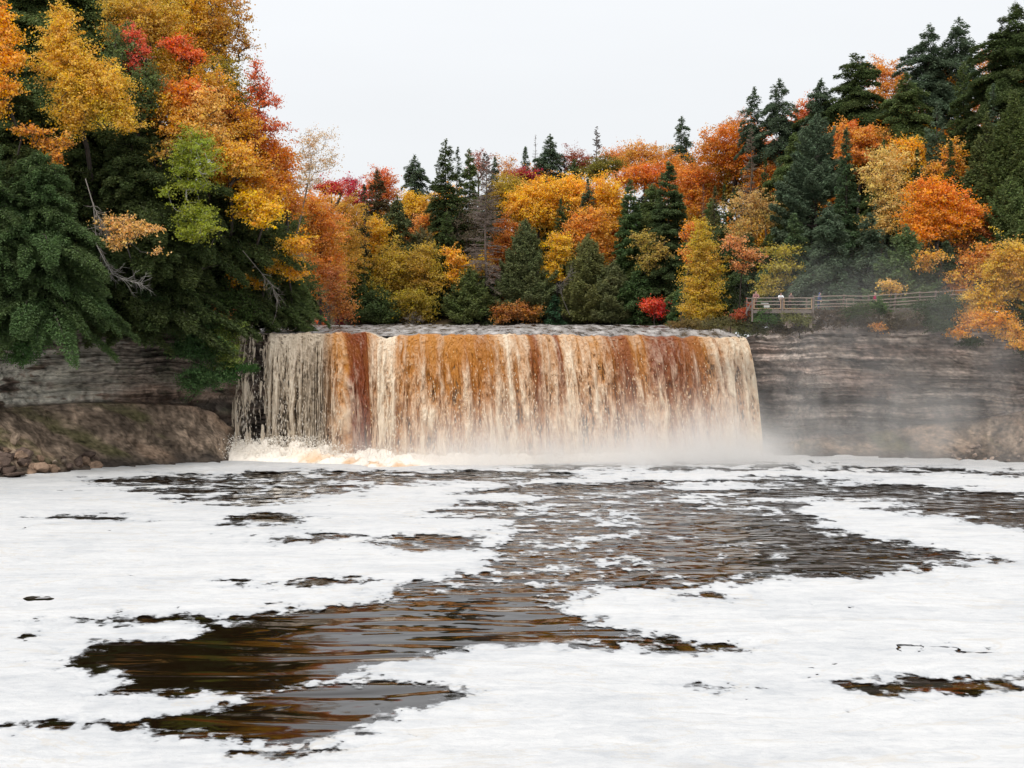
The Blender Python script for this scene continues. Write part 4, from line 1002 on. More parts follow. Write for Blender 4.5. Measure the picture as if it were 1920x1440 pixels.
CO('tall dead larch with brown grey twigs left of the rust crown', 911, 288, 104, 208.5, GB, 'dead', group='dead conifers', bark=(0.20, 0.155, 0.13), ybot=560)
BL('rust orange crown right of the dead larch', [(948, 435, 24, 26), (945, 475, 24, 34), (940, 525, 22, 30)], 212, (0.60, 0.20, 0.035), group=GC)
CO('tall thin stem spruce behind the yellow low crown', 1078, 440, 24, 213, DG, 'spruce', group=HC)
BL('olive gold round crown above the river left of centre', [(738, 495, 40, 34), (715, 530, 30, 40), (760, 540, 30, 30)], 209.5, (0.56, 0.36, 0.05), group=GC)
BL('olive gold crown right of the round one', [(800, 480, 26, 24), (810, 520, 28, 26), (790, 500, 22, 20)], 209, (0.58, 0.38, 0.055), group=GC)
BL('gold green crown touching the water left of centre', [(735, 585, 28, 20), (775, 560, 36, 16), (790, 585, 26, 18), (700, 545, 18, 26)], 207, (0.46, 0.32, 0.045), group=GC)
BL('small bright gold maple leaning beside the dead larch foot', [(848, 480, 18, 16), (862, 500, 17, 18), (855, 520, 18, 14), (868, 548, 9, 10)], 207.5, (0.90, 0.47, 0.04), group=GC, clump=.6)
BL('yellow maple standing before the olive cedars near the centre', [(1048, 455, 22, 18), (1052, 478, 24, 16), (1035, 500, 18, 16), (1040, 520, 16, 8)], 208.5, (0.86, 0.52, 0.04), group=GC, clump=.6)
CO('dense dark hemlock at the foot of the dead larch', 912, 500, 80, 209, (0.10, 0.14, 0.06), 'hemlock', group=HC)
CO('grey green cedar between the rust crown and the yellow maple', 985, 415, 92, 208, (0.16, 0.18, 0.075), 'cedar', group=HC)
CO('olive cedar right of the yellow maple above the water', 1102, 445, 100, 207, (0.21, 0.21, 0.075), 'cedar', group=HC)
CO('low dark spruce at the water between the orange bush and the olive cedar', 1040, 555, 50, 206, (0.06, 0.13, 0.06), 'spruce', group=HC)
CO('green cedar at the waterline left of centre', 880, 505, 74, 207, (0.15, 0.18, 0.06), 'cedar', group=HC)
CO('dark green cedar at the waterline below the ragged spruce', 675, 490, 76, 206, (0.11, 0.15, 0.055), 'cedar', group=HC)
CO('green cedar right of the ragged spruce at the waterline', 712, 540, 60, 206, (0.13, 0.17, 0.06), 'cedar', group=HC)
BL('brown orange bush hanging over the water below the rust crown', [(965, 580, 30, 16), (990, 585, 26, 18), (940, 590, 16, 16)], 205.5, (0.56, 0.24, 0.06), 'river_bush', group='bushes at the water behind the falls', clump=.6, sparse=.2, cat='bush')
BL('tiny purple red bush at the waterline under the dark cedar', [(640, 600, 11, 12)], 204, (0.18, 0.03, 0.03), 'river_bush', group='bushes at the water behind the falls', clump=.5, cat='bush')
BL('small scarlet bush at the waterline near the left bank', [(608, 603, 10, 6)], 203, (0.75, 0.14, 0.05), 'river_bush', group='bushes at the water behind the falls', clump=.4, cat='bush')
BL('grey bare bush over the water below the gold green crown', [(775, 598, 18, 11)], 204.5, (0.14, 0.11, 0.08), 'river_bush', group='bushes at the water behind the falls', clump=.5, sparse=.8, bark=(.28, .26, .24), cat='bush')

# ---- right of centre
CO('lone hemlock rising above the orange crowns against the sky', 1278, 218, 56, 238, BG, 'hemlock', group=HR, ybot=300)
BL('orange crown full of sky gaps left of the lone hemlock', [(1195, 282, 34, 16), (1230, 290, 34, 18), (1180, 305, 34, 16), (1260, 305, 26, 14)], 236, (0.76, 0.36, 0.07), group=GR, sparse=.35, clump=.7)
BL('deep orange crown beneath the gappy one', [(1215, 325, 44, 22), (1180, 335, 30, 20), (1240, 350, 34, 20), (1270, 320, 24, 18)], 229, (0.78, 0.26, 0.035), group=GR, ls=.26)
BL('wide orange crown behind the twin slim spruces', [(1300, 335, 40, 26), (1340, 345, 36, 30), (1310, 375, 40, 26)], 222, (0.80, 0.30, 0.05), group=GR, ls=.26)
BL('domed orange crown on the skyline with the dead stem before it', [(1370, 262, 48, 26), (1420, 270, 34, 32), (1345, 290, 40, 30), (1400, 300, 46, 30)], 218, (0.74, 0.26, 0.03), group=GR, ls=.26)
BL('orange crown lower right of the domed one', [(1440, 330, 34, 28), (1465, 320, 24, 24), (1430, 360, 30, 24)], 206, (0.76, 0.30, 0.05), group=GR)
BL('thin pinkish orange twigs on the skyline left of the twin hemlocks', [(1375, 232, 22, 12), (1395, 222, 14, 14)], 222, (0.70, 0.32, 0.14), group=GR, sparse=.6, clump=.6)
CO('left one of the twin hemlocks on the skyline', 1415, 164, 62, 208, BG, 'hemlock', group=HR, ybot=262)
CO('right one of the twin hemlocks on the skyline', 1462, 150, 76, 206, BG, 'hemlock', group=HR, ybot=300)
BL('scarlet orange crown right behind the twin hemlocks', [(1508, 205, 22, 20), (1495, 235, 20, 24), (1530, 225, 22, 18)], 209, (0.80, 0.22, 0.06), group=GR, sparse=.25)
CO('hemlock with thin top right of the scarlet orange crown', 1540, 150, 90, 203, BG, 'hemlock', group=HR)
CO('broad dark hemlock on the skyline right of the twins', 1605, 100, 120, 202, DG, 'hemlock', group=HR)
BL('orange crown with sky gaps between the broad hemlock and the two tall ones', [(1655, 130, 34, 20), (1680, 160, 30, 26), (1650, 180, 28, 30), (1670, 215, 30, 26)], 207, (0.80, 0.33, 0.06), group=GR, sparse=.35)
CO('first of the two tallest hemlocks on the right skyline', 1742, 46, 100, 198, BG, 'hemlock', group=HR)
CO('second of the two tallest hemlocks, further right on the skyline', 1798, 32, 96, 200, BG, 'hemlock', group=HR, ybot=170)
CO('dark hemlock below the first of the two tallest', 1700, 135, 100, 193, MG, 'hemlock', group=HR)
BL('bare branched orange tree on the skyline near the right edge', [(1848, 120, 26, 22), (1870, 110, 24, 22)], 204, (0.74, 0.32, 0.12), group=GR, sparse=.6, clump=.65)
BL('amber crown between the tallest hemlocks', [(1775, 165, 22, 34), (1790, 190, 20, 20)], 201, (0.76, 0.34, 0.05), group=GR)
CO('large dark hemlock at the upper right frame corner', 1905, 8, 140, 184, DG, 'hemlock', group=HR)
CO('dark pointed conifer below the second tallest hemlock', 1808, 115, 90, 187, MG, 'spruce', group=HR)
CO('narrow spire spruce near the right frame edge', 1862, 155, 26, 178, BG, 'spruce', group=HR, ybot=280)
CO('olive green cedar on the right frame edge below the corner hemlock', 1900, 175, 120, 172, (0.13, 0.16, 0.05), 'cedar', group=HR)
CO('olive cedar left of the frame edge one', 1850, 215, 90, 174, (0.14, 0.16, 0.055), 'cedar', group=HR)
CO('grey green pine above the big orange maple', 1757, 192, 60, 183, BG, 'pine', group=HR)
BL('orange crown below the broad skyline hemlock', [(1600, 255, 44, 22), (1640, 275, 36, 26), (1590, 290, 34, 22), (1630, 310, 34, 26)], 192, (0.80, 0.32, 0.06), group=GR, ls=.24)
BL('bright scarlet orange tuft above the spire spruce', [(1595, 238, 20, 9)], 193, (0.84, 0.22, 0.03), group=GR, clump=.5)
BL('golden orange crown left of the grey green pine', [(1705, 280, 34, 22), (1730, 300, 28, 24), (1690, 300, 24, 20)], 186, (0.90, 0.44, 0.04), group=GR, clump=.65)
BL('amber leaves around the slim twin spires near the pine', [(1790, 290, 22, 26), (1800, 320, 18, 14), (1760, 315, 26, 14)], 180, (0.84, 0.38, 0.05), group=GR, sparse=.3, clump=.6)
CO('slim dark spire right of the grey green pine', 1783, 265, 30, 177, DG, 'spruce', group=HR, ybot=340)
CO('little dark spire in front of the golden orange crown', 1720, 278, 22, 178, DG, 'spruce', group=HR, ybot=345)
CO('little conifer tip below the orange crowns right of the spire spruce', 1657, 262, 26, 184, MG, 'spruce', group=HR, ybot=300)
CO('big blue green pine in the misty middle of the right bank', 1532, 218, 130, 184, BG, 'pine', group=HR)
CO('dark hemlock behind the blue green pine', 1490, 250, 100, 190, MG, 'hemlock', group=HR)
CO('spire spruce with needle sharp top in the middle of the right bank', 1588, 240, 74, 176, (0.10, 0.15, 0.07), 'spruce', group=HR)
BL('pale gold thin leaved tree right of the spire spruce', [(1668, 300, 34, 26), (1650, 335, 40, 30), (1675, 375, 40, 34), (1655, 420, 40, 22)], 174, PGOLD, 'birch_tree', group=GR, sparse=.35, clump=.65)
BL('largest bright orange maple on the right bank', [(1735, 360, 36, 24), (1770, 375, 40, 30), (1735, 405, 44, 30), (1780, 420, 40, 26), (1725, 440, 30, 18), (1810, 400, 30, 30)], 168, (0.90, 0.33, 0.030), group=GR, ls=.22, clump=.65)
BL('rust red crown right of the largest orange maple', [(1835, 415, 32, 30), (1860, 440, 28, 28), (1840, 460, 34, 20)], 170, (0.52, 0.15, 0.04), group=GR)
CO('dark cedar right of the rust red crown', 1895, 340, 110, 168, MG, 'cedar', group=HR)
CO('dead spruce stem before the domed orange crown', 1408, 238, 70, 204, GB, 'dead', group='dead conifers', bark=(0.20, 0.15, 0.11))
CO('slim twin topped spruce right of the dead stem', 1435, 298, 24, 196, DG, 'spruce', group=HR, ybot=375)
CO('slender dark spruce, right one of the pair under the wide orange crown', 1358, 345, 26, 192, DG, 'spruce', group=HR)
CO('brownish slender spruce, left one of the pair under the wide orange crown', 1341, 350, 34, 194, (0.15, 0.14, 0.06), 'spruce', group=HR)
CO('thin dead stem amid the wide orange crown', 1319, 345, 26, 204, GB, 'dead', group='dead conifers', bark=(0.20, 0.10, 0.07))
CO('tall green spruce right of the golden yellow crowns', 1182, 338, 92, 209, (0.12, 0.18, 0.065), 'spruce', group=HR)
CO('broad dark green spruce left of the yellow birch', 1254, 305, 124, 207, (0.12, 0.16, 0.065), 'spruce', group=HR)
BL('thin dull gold branches before the broad dark green spruce', [(1210, 450, 26, 22), (1235, 470, 22, 16), (1215, 490, 22, 20)], 204, (0.56, 0.38, 0.09), group=GR, sparse=.55, clump=.6)
CO('grey olive bush like cedar above the water left of the red maple', 1150, 495, 80, 205, (0.18, 0.19, 0.08), 'cedar', group=HR)
CO('green hemlock above the water beside the red maple', 1195, 500, 90, 204, (0.11, 0.17, 0.06), 'hemlock', group=HR)
CO('bright green young spruce right of the red maple', 1275, 540, 46, 196, (0.11, 0.19, 0.065), 'spruce', group=HR)
BL('small scarlet maple above the water', [(1226, 568, 20, 10), (1236, 582, 14, 12), (1215, 575, 12, 7)], 201, (0.86, 0.07, 0.05), group=GR, clump=.5, ls=.22)
CO('dark hemlock behind the yellow birch', 1350, 420, 110, 186, (0.13, 0.16, 0.065), 'hemlock', group=HR)
CO('hemlock between the yellow birch and the platform', 1400, 440, 130, 183, (0.12, 0.16, 0.065), 'hemlock', group=HR)
BL('orange leaves peeping out behind the left of the yellow birch', [(1292, 440, 12, 14), (1290, 475, 11, 16), (1300, 425, 16, 8)], 184, (0.88, 0.34, 0.05), group=GR, clump=.5)
BL('cone shaped yellow birch by the water right of centre', [(1316, 432, 14, 20), (1314, 465, 24, 26), (1320, 500, 34, 30), (1318, 540, 38, 32), (1310, 578, 36, 26)], 178, (0.66, 0.42, 0.055), 'birch_tree', group=GR, ls=.19, clump=.55, dens=1.2)
BL('pale gold thin leaved tree above the platform', [(1405, 385, 40, 28), (1440, 400, 30, 30), (1395, 430, 34, 22)], 186, (0.66, 0.42, 0.14), 'birch_tree', group=GR, sparse=.5, clump=.6, bark=(.13, .09, .07))
BL('pink orange leaves left of the platform', [(1378, 455, 24, 14), (1410, 478, 26, 14), (1388, 500, 18, 10)], 176, (0.76, 0.34, 0.12), group=GR, sparse=.35, clump=.55)
BL('olive gold layered branches above the platform', [(1470, 470, 30, 12), (1465, 500, 34, 10), (1455, 525, 36, 12), (1440, 545, 26, 8)], 168, (0.48, 0.36, 0.06), group=GR, sparse=.35, clump=.55)
CO('green hemlock behind the middle of the platform', 1490, 400, 120, 172, (0.12, 0.17, 0.075), 'hemlock', group=HR)
CO('blue green misty hemlock over the right part of the platform', 1555, 380, 140, 168, BG, 'hemlock', group=HR)
CO('misty hemlock right of the blue green one', 1630, 400, 120, 167, BG, 'hemlock', group=HR)
CO('green cedar standing over the fence', 1700, 430, 110, 160, (0.14, 0.19, 0.075), 'cedar', group=HR)
CO('dark hemlock under the largest orange maple', 1775, 450, 130, 161, (0.09, 0.12, 0.055), 'hemlock', group=HR)
BL('pale orange shrub behind the fence', [(1665, 532, 22, 9), (1680, 542, 20, 9)], 156, (0.72, 0.42, 0.12), 'fence_shrub', group='shrubs around the fence', sparse=.3, clump=.45, cat='bush')
BL('orange sprays under the pale gold tree', [(1745, 480, 26, 12), (1730, 500, 22, 9), (1800, 520, 26, 14)], 158, (0.76, 0.38, 0.06), group=GR, sparse=.35, clump=.55)
BL('rust orange crown above the right end of the fence', [(1830, 500, 30, 24), (1800, 540, 22, 12), (1850, 475, 26, 16)], 158, (0.70, 0.24, 0.04), group=GR)
BL('gold crown at the right edge leaning over the cliff', [(1870, 510, 34, 26), (1900, 480, 34, 30), (1905, 540, 34, 34), (1935, 510, 30, 40), (1850, 560, 34, 24), (1825, 570, 26, 20)], 149, (0.72, 0.42, 0.07), group=GR, ls=.2, clump=.6, base=(48.5, 149.8, 12.8))
BL('orange gold boughs drooping over the right cliff', [(1820, 600, 34, 16), (1795, 622, 18, 14), (1860, 600, 30, 20), (1900, 620, 26, 22), (1915, 645, 18, 10)], 147.5, (0.80, 0.38, 0.05), group=GR, ls=.2, clump=.55, base=(47.0, 149.8, 12.6))
CO('hemlock cut by the right frame edge above the cliff', 1935, 380, 110, 157, MG, 'hemlock', group=HR)
BL('dark green bush hanging off the cliff at the right edge', [(1905, 590, 26, 30), (1925, 640, 24, 30)], 149.5, (0.06, 0.085, 0.035), 'cliff_bush', group='bushes on the right cliff edge', clump=.5, cat='bush')
# ---- bushes under the platform and fence
BU = 'bushes on the right cliff edge'
def bush(label, lobes, D, col, **k): return broadleaf('cliff_bush', label, lobes, D, col, group=BU, cat='bush', ls=k.pop('ls', .16), clump=k.pop('clump', .42), **k)
bush('red bush at the left foot of the platform', [(1400, 585, 16, 9), (1408, 572, 8, 8), (1385, 590, 12, 7)], 150.5, (0.46, 0.08, 0.04))
bush('green bush below the left end of the platform', [(1432, 590, 20, 12), (1426, 575, 8, 12), (1450, 597, 18, 7)], 147.2, (0.09, 0.16, 0.045))
bush('dull olive bush left of the green one', [(1400, 602, 22, 9), (1372, 604, 20, 9), (1340, 608, 24, 8)], 151, (0.16, 0.14, 0.06))
bush('yellow green bush below the platform middle', [(1485, 595, 22, 10), (1505, 600, 16, 8)], 147.3, (0.20, 0.20, 0.06))
bush('grey brown twiggy bush right of the platform posts', [(1545, 590, 26, 12), (1570, 600, 24, 14)], 147.8, (0.15, 0.115, 0.08), sparse=.3)
bush('green bush on the cliff edge left of the platform', [(1400, 618, 20, 8), (1425, 616, 18, 9), (1455, 612, 20, 8)], 150.0, (0.13, 0.13, 0.05))
bush('tall green shrub in front of the fence', [(1590, 588, 20, 14), (1612, 580, 16, 12)], 147.6, (0.09, 0.11, 0.05))
bush('small bright green shrub in front of the fence centre', [(1645, 572, 16, 10), (1655, 582, 16, 9)], 147.8, (0.10, 0.15, 0.05))
bush('brown grey brush below the fence centre', [(1625, 600, 30, 14), (1665, 603, 30, 14), (1700, 598, 28, 16)], 147.4, (0.16, 0.13, 0.09), sparse=.25)
bush('orange leafed sprig on the cliff below the fence', [(1645, 612, 10, 7), (1660, 614, 5, 4)], 146.9, (0.66, 0.32, 0.09))
bush('green thicket under the right half of the fence', [(1740, 580, 26, 18), (1770, 575, 24, 22), (1755, 605, 28, 16)], 147.6, (0.07, 0.10, 0.045))
bush('dark green thicket at the right end of the fence', [(1790, 590, 24, 30), (1815, 640, 20, 10)], 148.0, (0.055, 0.08, 0.035))
bush('tangled brown brush on the cliff edge right of the falls', [(1475, 620, 26, 8), (1515, 612, 26, 9)], 149.2, (0.13, 0.10, 0.06), sparse=.2)
bush('low brown brush at the water right end of the lip', [(1295, 606, 24, 8), (1320, 612, 22, 6), (1270, 610, 18, 5)], 172, (0.24, 0.16, 0.06))

# ---- hemlock masses in the shade of the left bank
def HM(label, lobes, D, col=DG, **k): return broadleaf('hemlock_tree', label, lobes, D, col, group=HL, ls=k.pop('ls', .24), clump=k.pop('clump', .85), flat=.3, weep=-.25, **k)
HM('shaded hemlock filling the dark hollow behind the peach leaved tree', [(190, 360, 60, 60), (230, 430, 70, 60), (180, 500, 60, 50)], 150)
HM('broad dark hemlock between the golden crown lobe and the lime birch', [(290, 290, 60, 50), (290, 360, 60, 60), (270, 480, 60, 50)], 152)
HM('dark hemlock behind the ragged orange sprays at left', [(90, 320, 70, 50), (120, 400, 60, 60), (110, 500, 60, 50)], 148)
HM('shaded hemlock mass behind the trunk of the lime birch', [(350, 480, 50, 50), (400, 430, 50, 50), (380, 540, 50, 30)], 153)
HM('dark hemlock mass under the deep orange crown', [(430, 390, 50, 44), (420, 350, 40, 40), (450, 470, 50, 50), (450, 545, 50, 30)], 160)
HM('hemlock mass at the left frame edge below the golden orange sprays', [(20, 260, 60, 50), (30, 330, 60, 50), (0, 420, 60, 60)], 147)
HM('dark hemlock behind the brightest yellow crown', [(530, 430, 34, 44), (500, 470, 40, 40), (540, 530, 50, 40), (540, 570, 44, 20)], 170, MG)
HM('dark hemlock behind the upper left golden birch', [(60, 90, 60, 60), (60, 20, 70, 60), (30, 180, 60, 50), (190, 60, 50, 60)], 156, MG)
HM('hemlock foliage under the coral red maple', [(218, 95, 24, 44), (262, 165, 30, 26), (275, 205, 24, 30), (285, 150, 14, 30)], 147.5, MG)
HM('dark hemlock filling the gap behind the orange crowns of the left bank', [(290, 240, 40, 40), (310, 290, 40, 40), (270, 270, 40, 40)], 158)
BL('ochre gold crown between the top edge and the coral red maple', [(240, 20, 40, 34), (275, 60, 44, 32), (300, 30, 40, 40), (225, 60, 26, 24)], 153, OCH, 'birch_tree', group=GL, ls=.22)
BL('amber crown between the coral red maple and the orange crowns', [(300, 200, 26, 24), (325, 240, 30, 22)], 148, (0.80, 0.42, 0.05), group=GL)
BL('golden orange crown behind the rust one, below the olive skyline crown', [(395, 170, 40, 32), (385, 215, 40, 30), (425, 250, 36, 30), (460, 225, 24, 24)], 154, (0.80, 0.40, 0.05), group=GL)
BL('amber crown low behind the golden yellow sprays', [(455, 300, 40, 30), (425, 330, 40, 26), (485, 345, 34, 28), (500, 370, 34, 20)], 152, (0.80, 0.37, 0.04), group=GL)
BL('deep orange crown edge bordering the bare skyline birch', [(528, 300, 18, 30), (535, 345, 22, 26), (545, 385, 20, 22)], 163, (0.78, 0.30, 0.04), group=GL)
BL('ragged golden sprays between the two golden crowns and the hemlock tip', [(262, 172, 14, 9), (272, 205, 14, 9), (205, 120, 12, 10)], 147, (0.80, 0.44, 0.06), group=GL, clump=.5, sparse=.4)
# ---- trees deep in the wood, mostly hidden
HG = 'half hidden trees deep in the wood'
skyx = [-60, 440, 530, 600, 700, 800, 840, 900, 1000, 1130, 1250, 1330, 1430, 1500, 1560, 1620, 1700, 1760, 1850, 1920, 2050]
skyy = [-60, 40, 230, 400, 345, 330, 310, 310, 300, 310, 310, 270, 240, 230, 190, 150, 150, 130, 130, 90, 40]
k = 0
for row, (dy, Dr) in enumerate(((28, 240), (85, 228), (160, 218))):
    for px in range(585, 1960, 52):
        px2 = px + rng.uniform(-18, 18); D_ = Dr - (18 if px2 > 1350 else 0) - (14 if px2 > 1650 else 0) - (8 if px2 < 640 else 0)
        yt = float(np.interp(px2, skyx, skyy)) + dy + rng.uniform(-8, 25)
        if yt > 520: continue
        if rng.uniform() < 0.5:
            CO('dark conifer deep in the wood, mostly hidden by nearer crowns', px2, yt, rng.uniform(70, 100), D_, [DG, MG, BG][k % 3], 'hemlock', group=HG, ls=.36)
        else:
            rr = rng.uniform(30, 42)
            BL('autumn hardwood deep in the wood, mostly hidden by nearer crowns', [(px2, yt + rr * .7, rr, rr * .7), (px2 + rng.uniform(-15, 15), yt + rr * 1.9, rr, rr * .8)], D_, [ORG, GOLD, DORG, OCH][k % 4], group=HG, ls=.32)
        k += 1
CO('dark conifer deep in the wood, mostly hidden by nearer crowns', 1222, 345, 120, 214, MG, 'hemlock', group=HG, ls=.34)
CO('dark conifer deep in the wood, mostly hidden by nearer crowns', 1335, 375, 120, 200, MG, 'hemlock', group=HG, ls=.34)

# ---- bare skyline birch and fallen timber
BL('nearly bare birch reaching over the sky between left bank and middle trees', [(590, 262, 32, 22), (575, 295, 34, 26), (610, 300, 26, 22), (580, 330, 34, 20), (560, 350, 22, 14)], 168, (0.74, 0.50, 0.26), 'birch_tree', group=GL, sparse=.82, clump=.75, bark=(.24, .19, .16), ls=.17, base=(-25.2, 168, 12.6), dens=.9, r0=.085)
print('trees', TREE_N[0], round(time.time() - T0, 1))

# ------------------------------------------------------------------ viewing platform, fence
M_RAIL = wood_material('weathered_rail', (0.30, 0.235, 0.19)); M_POST = wood_material('weathered_post', (0.17, 0.135, 0.115)); M_FRAME = wood_material('newer_timber', (0.36, 0.24, 0.15))
M_DECK = wood_material('deck_timber', (0.16, 0.13, 0.11)); M_SIGN = flat_material('pale_sign', (0.62, 0.62, 0.58)); 
def beam(name, a, b, w, h, mat, parent, L):
    a = np.array(a, float) - L; b = np.array(b, float) - L
    d = b - a; ln = np.linalg.norm(d)
    V, Fq = box((0, 0, 0), (ln, w, h))
    o = mk(name, V, Fq, mat, parent)
    o.location = Vector(((a + b) / 2).tolist())
    o.rotation_mode = 'QUATERNION'; o.rotation_quaternion = Vector(d.tolist()).to_track_quat('X', 'Z')
    return o
def platform():
    DP = 147.0
    zd = float(W(1466, 581, DP)[2]); x0, x1 = float(W(1409, 580, DP)[0]), float(W(1525, 580, DP)[0])
    root = empty('viewing_platform', ((x0 + x1) / 2, DP, zd)); L = np.array(root.location)
    tag(root, 'wooden viewing platform with railings on the cliff edge right of the falls', 'platform')
    V, Fq = join([box(((x0 + x1) / 2, DP + 1.6 , zd - 0.03), (x1 - x0, 3.4, 0.06)), box(((x0 + x1) / 2, DP - 0.08, zd - 0.18), (x1 - x0, 0.08, 0.26))])
    mk('deck', V - L, Fq, M_DECK, root)
    ztop = zd + 1.12
    pxs = [x0 + 0.05, float(W(1466, 580, DP)[0]), x1 - 0.05]
    for i, x in enumerate(pxs):
        beam('post', (x, DP - 0.16, zd - (0.9 if i else 1.1)), (x, DP - 0.16, ztop + 0.06), 0.14, 0.14, M_POST, root, L)
    for a, b in zip(pxs[:-1], pxs[1:]):
        beam('rail', (a - .02, DP - 0.20, ztop), (b + .02, DP - 0.20, ztop + 0.02), 0.16, 0.07, M_RAIL, root, L)
        for q, m in ((0.80, M_RAIL), (0.50, M_RAIL), (0.13, M_FRAME)):
            beam('rail', (a + .09, DP - 0.14, zd + q), (b - .09, DP - 0.14, zd + q), 0.05, 0.07, m, root, L)
        for x in (a + 0.16, b - 0.16):
            beam('frame_stile', (x, DP - 0.19, zd + 0.09), (x, DP - 0.19, ztop - .04), 0.05, 0.09, M_FRAME, root, L)
    for x in pxs[:1] + pxs[2:]:
        for q in (1.08, .62, .15): beam('rail', (x, DP - 0.05, zd + q), (x, DP + 3.2, zd + q + .03), 0.05, 0.07, M_RAIL, root, L)
        beam('post', (x, DP + 3.2, zd - .6), (x, DP + 3.2, ztop + .05), 0.14, 0.14, M_POST, root, L)
    beam('brace', (x0 - 0.5, DP + 0.3, zd - 0.35), (x0 + 0.02, DP + 0.1, zd + 0.75), 0.07, 0.12, M_POST, root, L)
    for px in (1480, 1521):
        x = float(W(px, 590, DP)[0]); beam('support_post', (x, DP + 0.25, zd - 1.7), (x, DP + 0.25, zd - 0.07), 0.24, 0.24, M_RAIL, root, L)
    # info boards
    for px, q in ((1438, .34), (1434, .62)):
        sg = empty('info_board', (float(W(px, 575, DP)[0]), DP + .12, zd)); LL = np.array(sg.location)
        tag(sg, 'blank pale info board low behind the platform rails' if q < .5 else 'thin pale info board above the lower one behind the platform rails', 'info board')
        ww = 0.55 if q < .5 else 0.75
        mk('board', *box((0, 0, q - .0), (ww, 0.03, 0.26 if q < .5 else 0.10), rx=-.15), M_SIGN, sg)
        for sx in (-.2, .2): mk('leg', *box((sx, .06, q / 2 - .06), (.04, .04, q - .12)), M_POST, sg)
    return x1, DP, zd
PX1, PD, PZD = platform()
def fence():
    pts = [(1527, 556, 147.2, 583), (1583, 554, 148.0, 583), (1629, 554.5, 148.6, 582), (1680, 551.5, 149.2, 581), (1725, 548.5, 149.9, 579), (1755, 547, 150.5, 577), (1785, 545, 151.3, 574), (1815, 543, 152, 572)]
    root = empty('rail_fence', W(1655, 580, 148.8)); L = np.array(root.location)
    tag(root, 'weathered split rail fence running right from the platform along the cliff top', 'fence')
    T = [W(a, b, d) for a, b, d, e in pts]; Bt = [W(a + random.uniform(-6, 2), e, d) for a, b, d, e in pts]
    for t, b in zip(T, Bt):
        beam('post', b - np.array([0, 0, .6]), t + np.array([0, 0, .12]), 0.15, 0.15, M_POST, root, L)
    for i in range(len(T) - 1):
        a, b = T[i], T[i + 1]; off = np.array([0, -0.11, 0])
        for q in (0.02, 0.42, 0.74, 1.02):
            if i > 4 and q > .9: continue
            j = random.uniform(-.03, .03)
            beam('rail', a + off - np.array([0, 0, q + j]), b + off - np.array([0, 0, q + random.uniform(-.03, .03)]), 0.06, 0.085, M_RAIL, root, L)
fence()
def bench(px, D):
    p = W(px, 570, D); z = p[2] - 0.55
    root = empty('picnic_frame', (p[0], D, z)); tag(root, 'pale framed board behind the fence right of its second post', 'notice board')
    for x in (-.33, .33): mk('post', *box((x, 0, .55), (.06, .06, 1.1)), M_RAIL, root)
    for q in (1.06, .55): mk('rail', *box((0, -.01, q), (.60, .05, .07)), M_RAIL, root)
bench(1594, 149.6)
# walkway behind the fence
def walkway():
    P0 = [W(1525, 582, 148.4), W(1600, 581, 149.6), W(1680, 580, 150.8), W(1760, 576, 152.6), W(1830, 573, 154.5)]
    parts = []
    for a, b in zip(P0[:-1], P0[1:]):
        c = (a + b) / 2; d = b - a; L = np.linalg.norm(d[:2]); parts.append(box((c[0], c[1] + .6, c[2] - .2), (L + .1, 2.2, .4), rz=math.atan2(d[1], d[0])))
    V, Fq = join(parts); tag(mk('path', V, Fq, M_DECK), kind='structure')
walkway()

